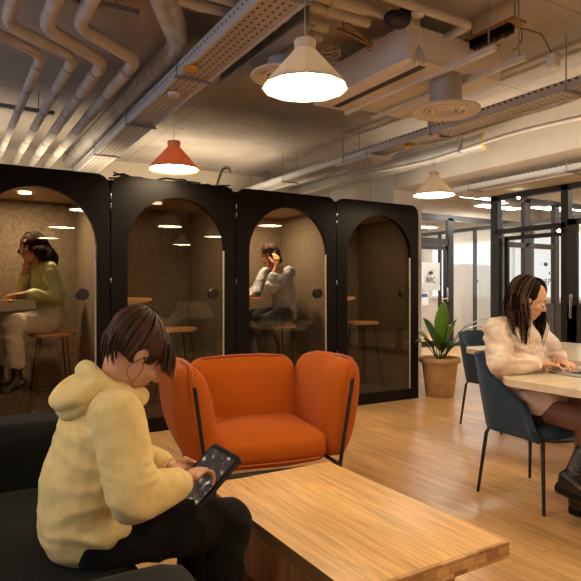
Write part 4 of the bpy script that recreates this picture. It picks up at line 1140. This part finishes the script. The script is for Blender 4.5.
# hair: thick bob drawn up with loose locks
lines = []
Rn = random.Random(11); hc = c1h+B1@V((-.012, 0, .022))
for i in range(620):                    # combed from the fringe back towards the crown
    ph = math.radians(Rn.uniform(12, 176))*Rn.choice((1, -1)); sc = Rn.uniform(.97, 1.07); pts = []
    for k in range(11):
        t = k/10; th0_ = 96 if abs(ph) < 1.75 else 132; th = math.radians(th0_-(th0_-4)*t)
        p = V((.104*math.sin(th)*math.cos(ph), .086*math.sin(th)*math.sin(ph), .092*math.cos(th)))*sc
        p += V((-.055*t*t, 0, .004*math.sin(t*5+i)))
        pts.append(hc+B1@p)
    lines.append((pts, .0034*Rn.uniform(.6, 1.3)))
for i in range(170):                    # fringe falling past the forehead
    y = Rn.uniform(-.080, .080); p = hc+B1@V((.055+Rn.uniform(-.03, .02), y, .072-abs(y)*.3)); pts = [p.copy()]; d = B1@V((.8, y*2, -.5)); 
    for k in range(11):
        d = (d+V((-.06, 0, -.20))).normalized(); p = p+d*.0095*Rn.uniform(.85, 1.05); pts.append(p.copy())
    lines.append((pts, .0030*Rn.uniform(.6, 1.2)))
for i in range(200):                    # locks gathered low at the back
    y = Rn.uniform(-.06, .06); p = hc+B1@V((-.085+Rn.uniform(-.01, .012), y, .035+Rn.uniform(-.05, .04))); pts = [p.copy()]; d = V((-.55, y*1.5, .1))
    for k in range(10):
        d = (d+V((.10, -y*.8, -.28))).normalized(); p = p+d*.0125*Rn.uniform(.8, 1.1)+V((0, math.sin(i+k*.8)*.001, 0)); pts.append(p.copy())
    lines.append((pts, .0032*Rn.uniform(.6, 1.3)))
hs = cap_shapes(c1h, B1, .097, .081, .088)+[('e', c1h+B1@V((-.085, 0, .035)), (.045, .055, .06), B1)]
soft('hair', hs, .006, M['hair_b'], rt, smooth=4, disp=folds(.003, 30, 30, 30, 3), extra=lambda bm: strands(bm, lines))
# thin black earphone wire
P = lambda x, y, z: c1h+B1@V((x, y, z))
MB().ball(P(.006, -.083, -.012), .005, 8).tube(fillet([P(.006, -.085, -.012), P(-.012, -.084, -.040), P(-.012, -.078, -.075), W(.500, 1.742, .915)], .03), .0010, 6).tube(fillet([P(.006, -.085, -.012), P(.030, -.078, -.045), P(.034, -.062, -.085)], .02), .0009, 6).build('earphone_wire', M['black_metal'], rt)

# tablet (held, so its own thing)
tb = empty('tablet', tuple(tc+V(L1)), 0, label='black tablet showing a dark picture, held by the woman in yellow', cat='tablet')
TM = Matrix((tw_, tv, tn)).transposed().to_4x4()
def tbox(lo, hi, bev=0): 
    b = MB(); pts = rounded_rect(lo[0], hi[0], lo[1], hi[1], bev, 6); b.prism([(x, y, lo[2]) for x, y in pts], (0, 0, hi[2]-lo[2]))
    for v in b.bm.verts: v.co = TM@v.co
    return b
tbox((-.092, -.116, -.012), (.092, .116, -.001), .013).build('case', M['black_metal'], tb, ang=30)
tbox((-.087, -.111, -.002), (.087, .111, .0), .010).build('glass_front', M['black'], tb, ang=30)
o = MB().box((-.078, -.098, 0), (.078, .098, .0008)); so = o.build('screen', M['screen'], tb, smooth=False); so.matrix_local = TM

# ---------------------------------------- woman at the pale table
L2 = (2.99, 2.24, 0); W = mk(L2)
rt = empty('person', L2, 0, label='woman with long dark hair and glasses in cream sweatshirt typing at the pale table', cat='person')
f2 = V((.58, -.70, -.36)).normalized(); u2 = V((.25, -.38, .9)); B2 = basis(f2, u2); c2h = W(2.945, 2.185, 1.168)
J = dict(lat=V((1, 0, 0)), pe=W(3.0, 2.27, .55), wa=W(3.0, 2.29, .70), ch=W(2.975, 2.28, .90), nb=W(2.955, 2.265, 1.055), c=c2h, B=B2,
         sh=(W(2.80, 2.30, .99), W(3.12, 2.27, .99)), el=(W(2.725, 2.20, .80), W(3.24, 2.22, .80)), wr=(W(2.955, 2.120, .795), W(3.155, 2.13, .795)),
         hip=(W(2.90, 2.24, .545), W(3.09, 2.24, .545)), kn=(W(2.92, 1.80, .535), W(3.01, 1.76, .60)), an=(W(2.93, 1.84, .13), W(2.80, 1.80, .27)), to=(W(2.93, 1.69, .05), W(2.76, 1.66, .21)))
h_r = hand(J['wr'][0], V((.62, -.42, -.03)), V((.0, -.1, -1)), V((.5, .6, 0)), curl=(14, 24, 20), s=.95)
h_l = hand(J['wr'][1], V((-.25, -.75, -.03)), V((.0, -.1, -1)), V((-.9, .3, 0)), curl=(14, 24, 20), s=.95)
soft('body', body_shapes(J, legs=False)+head_shapes(c2h, f2, u2, 1.0)+h_r+h_l+
     [('c', J['hip'][0], .082, J['kn'][0], .058), ('c', J['hip'][1], .082, J['kn'][1], .058), ('c', J['kn'][0], .052, J['an'][0], .034), ('c', J['kn'][1], .052, J['an'][1], .034)], .0048, M['skin_a'], rt, smooth=3)
face_parts(c2h, f2, u2, rt, hair=M['hair_k'])
P = lambda x, y, z: c2h+B2@V((x, y, z))
g = MB()
for y in (1, -1):
    g.tube([P(.100-.010*abs(math.cos(a)), y*.034+.024*math.cos(a), -.003+.020*math.sin(a)) for a in [2*PI*k/20 for k in range(20)]], .0014, 6, closed=True)
    g.tube([P(.092, y*.058, .002), P(.05, y*.072, .002), P(-.01, y*.082, .0)], .0012, 6)
g.tube([P(.101, -.010, .0), P(.106, 0, .003), P(.101, .010, .0)], .0012, 6)
g.build('glasses', M['chrome'], rt)
S = [('c', W(2.99, 2.265, .56), .150, W(3.0, 2.28, .72), .145, J['lat'], 1.25), ('c', W(3.0, 2.28, .72), .145, W(2.97, 2.275, .92), .115, J['lat'], 1.45), ('c', W(2.97, 2.275, .92), .115, W(2.955, 2.265, 1.03), .060, J['lat'], 1.6), ('e', W(2.975, 2.12, .575), (.19, .17, .095)), ('e', W(2.99, 2.22, .53), (.195, .16, .07))]
for q in (0, 1):
    e = J['el'][q]; w = J['wr'][q]; s_ = J['sh'][q]
    S += [('c', J['nb']+V((0, .01, -.06)), .065, s_, .068), ('c', s_, .070, e, .068), ('c', e, .064, e.lerp(w, .78), .045), ('c', e.lerp(w, .76), .040, e.lerp(w, .96), .034, None, 1, True)]
top = soft('sweatshirt', S, .0065, M['cream'], rt, smooth=7, disp=folds(.012, 8, 8, 19, 7))
soft('collar', [('c', a, .013, b, .013) for a, b in zip([J['nb']+V((.062*math.cos(k*PI/5), .055*math.sin(k*PI/5)-.005, -.005-.018*(-math.sin(k*PI/5)))) for k in range(10)], [J['nb']+V((.062*math.cos(k*PI/5), .055*math.sin(k*PI/5)-.005, -.005-.018*(-math.sin(k*PI/5)))) for k in range(1, 11)])], .004, M['cream'], top, smooth=3)
for q in (0, 1):
    e = J['el'][q]; w = J['wr'][q]; d = (w-e).normalized()
    soft('cuff', [('c', e.lerp(w, .88), .037, w+d*.0, .034, None, 1, True)], .004, M['cream'], top, smooth=3)
S = [('e', W(3.0, 2.24, .52), (.155, .13, .06)), ('c', J['hip'][0]+V((0, -.02, -.01)), .090, W(2.91, 2.06, .53), .084), ('c', J['hip'][1]+V((0, -.02, 0)), .09, W(3.06, 2.06, .55), .084)]
soft('skirt', S, .007, M['skirt'], rt, smooth=6, disp=folds(.004, 9, 9, 9, 5))
S = []
for q in (0, 1):
    k = J['kn'][q]; a = J['an'][q]; S += [('c', J['hip'][q], .088, k, .066), ('c', k, .064, k.lerp(a, .32), .060), ('c', k.lerp(a, .32), .060, a, .040)]
soft('tights', S, .006, M['tights'], rt, smooth=6)
for q in (0, 1):
    a = J['an'][q]; t = J['to'][q]; d = (t-a).normalized(); k = J['kn'][q]; up = (k-a).normalized()
    fd_ = V((t.x-a.x, t.y-a.y, 0)).normalized()
    sole = a-up*.075
    S = [('c', a+up*.13, .052, a, .050), ('c', a-up*.03-fd_*.03, .046, sole+fd_*.16, .042, fd_.cross(V((0, 0, 1))), 1.05), ('c', a-up*.05-fd_*.03, .044, sole+fd_*.15+up*.02, .04)]
    bt = soft('boot', S, .006, M['boot'], rt, smooth=4)
    m = MB(); m.tube([sole-fd_*.055-up*.018, sole+fd_*.17-up*.018], .035, 10); m.build('sole', M['black'], bt)
    m = MB()
    for i in range(7):
        for j in range(4): 
            an = j*.5-.8; x = fd_.cross(up); 
            m.ball(a+up*(.0+.018*i)+(-x*math.cos(an)+fd_*math.sin(an))*.052*(-1), .003, 6)
    m.build('studs', M['chrome'], bt)
lines = long_hair(c2h, B2, 900, lambda a, left: (.27 if a < 110 else .20), gap=(38, 92), rr=.0036, push=V((0, .03, 0)), seed=4, spread=.035, wave=.008)
soft('hair', cap_shapes(c2h, B2, off=(-.030, 0, .030))+[('c', c2h+V((-.01, .06, -.0)), .065, c2h+V((-.01, .085, -.16)), .05, V((1, 0, 0)), 1.3)], .006, M['hair_k'], rt, smooth=4, disp=folds(.003, 30, 30, 12, 3), extra=lambda bm: strands(bm, lines))
l2 = long_hair(c2h, B2, 130, lambda a, left: .27, gap=(35, 90), rr=.0030, a=.106, b=.091, h=.106, seed=9, spread=.04, wave=.01, push=V((0, -.05, 0)))
b = MB(); strands(b.bm, l2); b.build('hair_highlights', M['hair_tip'], rt, ang=180)
# laptop
lp = empty('laptop', (3.175, 2.09, .7405), math.radians(-4), label='silver laptop open on the pale table under the woman\'s hands', cat='laptop')
MB().box((-.155, -.215, 0), (.155, .01, .014), .004).build('base', M['alu'], lp)
m = MB()
for r_ in range(5):
    for k in range(12): m.box((-.138+.0235*k, -.13-.0+ -.018*r_+.0, .0142), (-.119+.0235*k, -.115-.018*r_, .0158))
m.build('keys', M['key'], lp, smooth=False)
MB().box((-.05, -.09, .0142), (.05, -.02, .0148)).build('trackpad', M['alu'], lp, smooth=False)
R_ = Matrix.Translation((0, -.212, .014)) @ Matrix.Rotation(math.radians(18), 4, 'X')
m = MB().box((-.155, -.006, 0), (.155, .0, .205), .003)
for v in m.bm.verts: v.co = R_@v.co
ld = m.build('lid', M['alu'], lp)
m = MB().box((-.147, .0003, .012), (.147, .0012, .198))
for v in m.bm.verts: v.co = R_@v.co
m.build('screen', M['laptop_screen'], ld, smooth=False)

# ---------------------------------------- woman in green, first booth
L3 = (.80, 5.42, 0); W = mk(L3)
rt = empty('person', L3, 0, label='woman in green satin shirt and grey jeans sitting in the leftmost booth', cat='person')
f3 = V((-.88, -.42, -.22)).normalized(); u3 = V((-.2, -.1, 1)); B3 = basis(f3, u3); c3 = W(.655, 5.38, 1.585)
J = dict(lat=V((.25, -1, 0)).normalized(), pe=W(.81, 5.42, .965), wa=W(.80, 5.42, 1.12), ch=W(.76, 5.41, 1.29), nb=W(.715, 5.40, 1.44), c=c3, B=B3,
         sh=(W(.775, 5.255, 1.40), W(.70, 5.55, 1.40)), el=(W(.835, 5.19, 1.175), W(.60, 5.54, 1.20)), wr=(W(.575, 5.17, 1.19), W(.605, 5.40, 1.38)),
         hip=(W(.79, 5.34, .96), W(.80, 5.52, .96)), kn=(W(.50, 5.22, .945), W(.44, 5.60, .95)), an=(W(.525, 5.20, .50), W(.42, 5.56, .47)), to=(W(.45, 5.15, .42), W(.31, 5.52, .40)))
h_r = hand(J['wr'][0], V((-1, .0, -.02)), V((0, 0, -1)), V((0, 1, 0)), curl=(10, 20, 15), s=.95)
h_l = hand(J['wr'][1], V((.05, -.1, 1)), V((.6, .4, .3)), V((.5, -.6, 0)), curl=(45, 70, 40), s=.9)
soft('body', body_shapes(J)+head_shapes(c3, f3, u3)+h_r+h_l, .006, M['skin_d'], rt, smooth=3)
face_parts(c3, f3, u3, rt, hair=M['hair_k'])
S = [('c', J['pe']+V((0, 0, .02)), .105, J['wa'], .100, J['lat'], 1.35), ('c', J['wa'], .100, J['ch'], .104, J['lat'], 1.4), ('c', J['ch'], .104, J['nb']+V((0, 0, -.02)), .058, J['lat'], 1.4)]
for q in (0, 1):
    e = J['el'][q]; w = J['wr'][q]; s_ = J['sh'][q]
    S += [('c', J['nb']+V((0, 0, -.05)), .055, s_, .058), ('c', s_, .062, e, .056), ('c', e, .054, e.lerp(w, .72), .044), ('c', e.lerp(w, .7), .042, e.lerp(w, .92), .032, None, 1, True)]
sh = soft('shirt', S, .0075, M['green'], rt, smooth=5, disp=folds(.012, 10, 10, 12, 12))
MB().prism([J['nb']+B3@V(p) for p in ((.02, -.06, -.01), (.07, -.045, -.05), (.075, -.02, -.10), (.06, -.01, -.06))], (0, .003, .002)).prism([J['nb']+B3@V(p) for p in ((.02, .06, -.01), (.07, .045, -.05), (.075, .02, -.10), (.06, .01, -.06))], (0, .003, .002)).build('collar', M['green'], sh, smooth=False)
S = [('e', J['pe']+V((0, 0, -.01)), (.125, .16, .095)), ('c', J['pe'], .112, J['pe']+V((0, 0, .07)), .108, J['lat'], 1.35)]
for q in (0, 1): 
    k = J['kn'][q]; a = J['an'][q]; S += [('c', J['hip'][q], .108, k, .080), ('c', k, .070, k.lerp(a, .72), .058, None, 1)]
soft('jeans', S, .008, M['jean_grey'], rt, smooth=5, disp=folds(.009, 9, 9, 9, 13))
for q in (0, 1):
    a = J['an'][q]; t = J['to'][q]; k = J['kn'][q]; up = (k-a).normalized()
    soft('boot', [('c', a+up*.11, .046, a, .042), ('c', a+V((.03, 0, -.035)), .038, V(t)+V((-.03, 0, 0)), .034), ('c', a, .040, V(t), .036)], .007, M['boot'], rt)
lines = long_hair(c3, B3, 420, lambda a, left: .10 if a < 100 else .26, gap=75, rr=.006, wave=.035, seed=5, spread=.03, push=V((.25, 0, 0)))
soft('hair', cap_shapes(c3, B3)+[('c', c3+B3@V((-.08, 0, .02)), .07, c3+B3@V((-.13, 0, -.12)), .085), ('c', c3+B3@V((-.13, 0, -.12)), .085, c3+B3@V((-.12, 0, -.24)), .05)], .007, M['hair_k'], rt, smooth=3, disp=folds(.007, 26, 26, 26, 3), extra=lambda bm: strands(bm, lines))
pn = MB().box((-.09, -.055, 0), (.09, .055, .008), .004).build('phone', M['black'], None); pn.location = (.50, 5.30, 1.1503)
tag(pn, 'black phone lying flat on the booth shelf by the hand of the woman in green', 'phone')

# ---------------------------------------- man on the phone, third booth
L4 = (3.16, 5.42, 0); W = mk(L4)
rt = empty('person', L4, 0, label='man in blue grey shirt holding a phone to his ear in a booth', cat='person')
f4 = V((-.92, -.30, -.18)).normalized(); u4 = V((-.15, -.05, 1)); B4 = basis(f4, u4); c4h = W(2.985, 5.38, 1.585)
J = dict(lat=V((.2, -1, 0)).normalized(), pe=W(3.18, 5.42, .965), wa=W(3.19, 5.42, 1.12), ch=W(3.13, 5.41, 1.30), nb=W(3.06, 5.40, 1.45), c=c4h, B=B4,
         sh=(W(3.13, 5.235, 1.405), W(3.04, 5.58, 1.40)), el=(W(2.885, 5.19, 1.25), W(2.95, 5.62, 1.22)), wr=(W(2.965, 5.215, 1.470), W(2.83, 5.50, 1.19)),
         hip=(W(3.15, 5.33, .96), W(3.16, 5.51, .96)), kn=(W(2.83, 5.23, .90), W(2.78, 5.56, .93)), an=(W(2.93, 5.22, .48), W(2.86, 5.52, .46)), to=(W(2.86, 5.18, .40), W(2.75, 5.46, .39)))
h_r = hand(J['wr'][0], V((.14, .12, 1)), V((.3, .9, .0)), V((-.5, .3, .2)), curl=(18, 40, 30), s=1.0)
h_l = hand(J['wr'][1], V((-1, -.2, -.05)), V((0, 0, -1)), V((0, -1, 0)), curl=(10, 20, 15), s=1.0)
soft('body', body_shapes(J)+head_shapes(c4h, f4, u4, 1.03)+h_r+h_l, .006, M['skin_w'], rt, smooth=3)
face_parts(c4h, f4, u4, rt, 1.03, hair=M['hair_l'])
S = [('c', J['pe']+V((0, 0, .0)), .112, J['wa'], .108, J['lat'], 1.35), ('c', J['wa'], .108, J['ch'], .112, J['lat'], 1.4), ('c', J['ch'], .112, J['nb']+V((.01, 0, -.03)), .060, J['lat'], 1.5)]
for q in (0, 1):
    e = J['el'][q]; w = J['wr'][q]; s_ = J['sh'][q]; e2 = .5 if q == 0 else .85
    S += [('c', J['nb']+V((.02, 0, -.05)), .058, s_, .062), ('c', s_, .066, e, .060), ('c', e, .056, e.lerp(w, e2), .046, None, 1)]
sh = soft('shirt', S, .0075, M['denim'], rt, smooth=5, disp=folds(.012, 10, 10, 12, 22))
soft('undershirt', [('c', J['nb']+V((-.05, -.02, -.05)), .045, J['nb']+V((-.055, -.02, -.16)), .05, J['lat'], 1.2)], .007, M['tee'], rt)
S = [('e', J['pe']+V((0, 0, -.01)), (.12, .16, .09))]
for q in (0, 1): 
    k = J['kn'][q]; a = J['an'][q]; S += [('c', J['hip'][q], .094, k, .072), ('c', k, .072, a+V((0, 0, .04)), .052, None, 1)]
soft('jeans', S, .008, M['jean_dark'], rt, smooth=5, disp=folds(.008, 9, 9, 9, 23))
for q in (0, 1):
    a = J['an'][q]; t = J['to'][q]
    soft('shoe', [('c', a+V((.03, 0, -.03)), .040, V(t), .036), ('c', a, .040, V(t), .034)], .007, M['boot'], rt)
lines = []
Rn = random.Random(3); hc = c4h+B4@V((-.014, 0, .03))
for i in range(420):
    ph = math.radians(Rn.uniform(0, 180))*Rn.choice((1, -1)); th0 = Rn.uniform(5, 88 if abs(ph) > 1.2 else 50); pts = []
    for k in range(6):
        th = math.radians(th0+k*3.5); pts.append(hc+B4@(V((.104*math.sin(th)*math.cos(ph), .088*math.sin(th)*math.sin(ph), .104*math.cos(th)))*(1.0+.022*k+.01*math.sin(i))))
    lines.append((pts, .004))
soft('hair', cap_shapes(c4h, B4, .102, .087, .103), .006, M['hair_l'], rt, smooth=3, disp=folds(.006, 30, 30, 30, 3), extra=lambda bm: strands(bm, lines))
pc = V(L4)+c4h+B4@V((-.012, .106, -.01)) if (B4@V((0, 1, 0))).y < 0 else V(L4)+c4h+B4@V((-.012, -.106, -.01))
pm = empty('phone', tuple(pc), 0, label='black smartphone pressed to the ear of the man in the booth', cat='phone')
PM = basis(B4@V((.35, 0, .94)), B4@V((0, 1, 0))).to_4x4()
m = MB().box((-.075, -.036, -.004), (.075, .036, .005), .003)
for v in m.bm.verts: v.co = PM@v.co
m.build('case', M['black'], pm)

# ------------------------------------------------------------------ light
w = bpy.data.worlds.new('world'); scene.world = w; w.use_nodes = True
bg = w.node_tree.nodes['Background']; bg.inputs[0].default_value = (.75, .85, 1, 1); bg.inputs[1].default_value = .3
def area(name, loc, size, power, col, rot=(0, 0, 0), sy=None):
    d = bpy.data.lights.new(name, 'AREA'); d.energy = power; d.color = col; d.size = size
    if sy: d.shape = 'RECTANGLE'; d.size_y = sy
    else: d.shape = 'DISK'
    o = bpy.data.objects.new(name, d); COL.objects.link(o); o.location = loc; o.rotation_euler = rot; return o
for i in range(4):
    pw = (20, 2.0, 20, 1.8)[i]
    area('booth_light', (.05+1.148*i+.55, 5.375, 2.04), .09, pw, (1, .74, .46))
for x in (1.0, 3.2):      # warm strip uplights behind the booths wash the rear wall
    area('rear_uplight', (x, 7.4, 2.25), 1.9, 26, (1, .80, .54), (math.radians(150), 0, 0), .15)
area('bulkhead_fill', (5.0, 3.4, 2.35), .2, 26, (1, .84, .62), (0, math.radians(-140), 0), 5.0)  # added fill without a fixture, brightens the bulkhead face
scene.view_settings.view_transform = 'Standard'; scene.view_settings.look = 'None'; scene.view_settings.gamma = 1
scene.view_settings.exposure = EXPO
scene.cycles.max_bounces = 8; scene.cycles.diffuse_bounces = 4; scene.cycles.transparent_max_bounces = 12
scene.cycles.sample_clamp_indirect = 4; scene.cycles.caustics_reflective = False
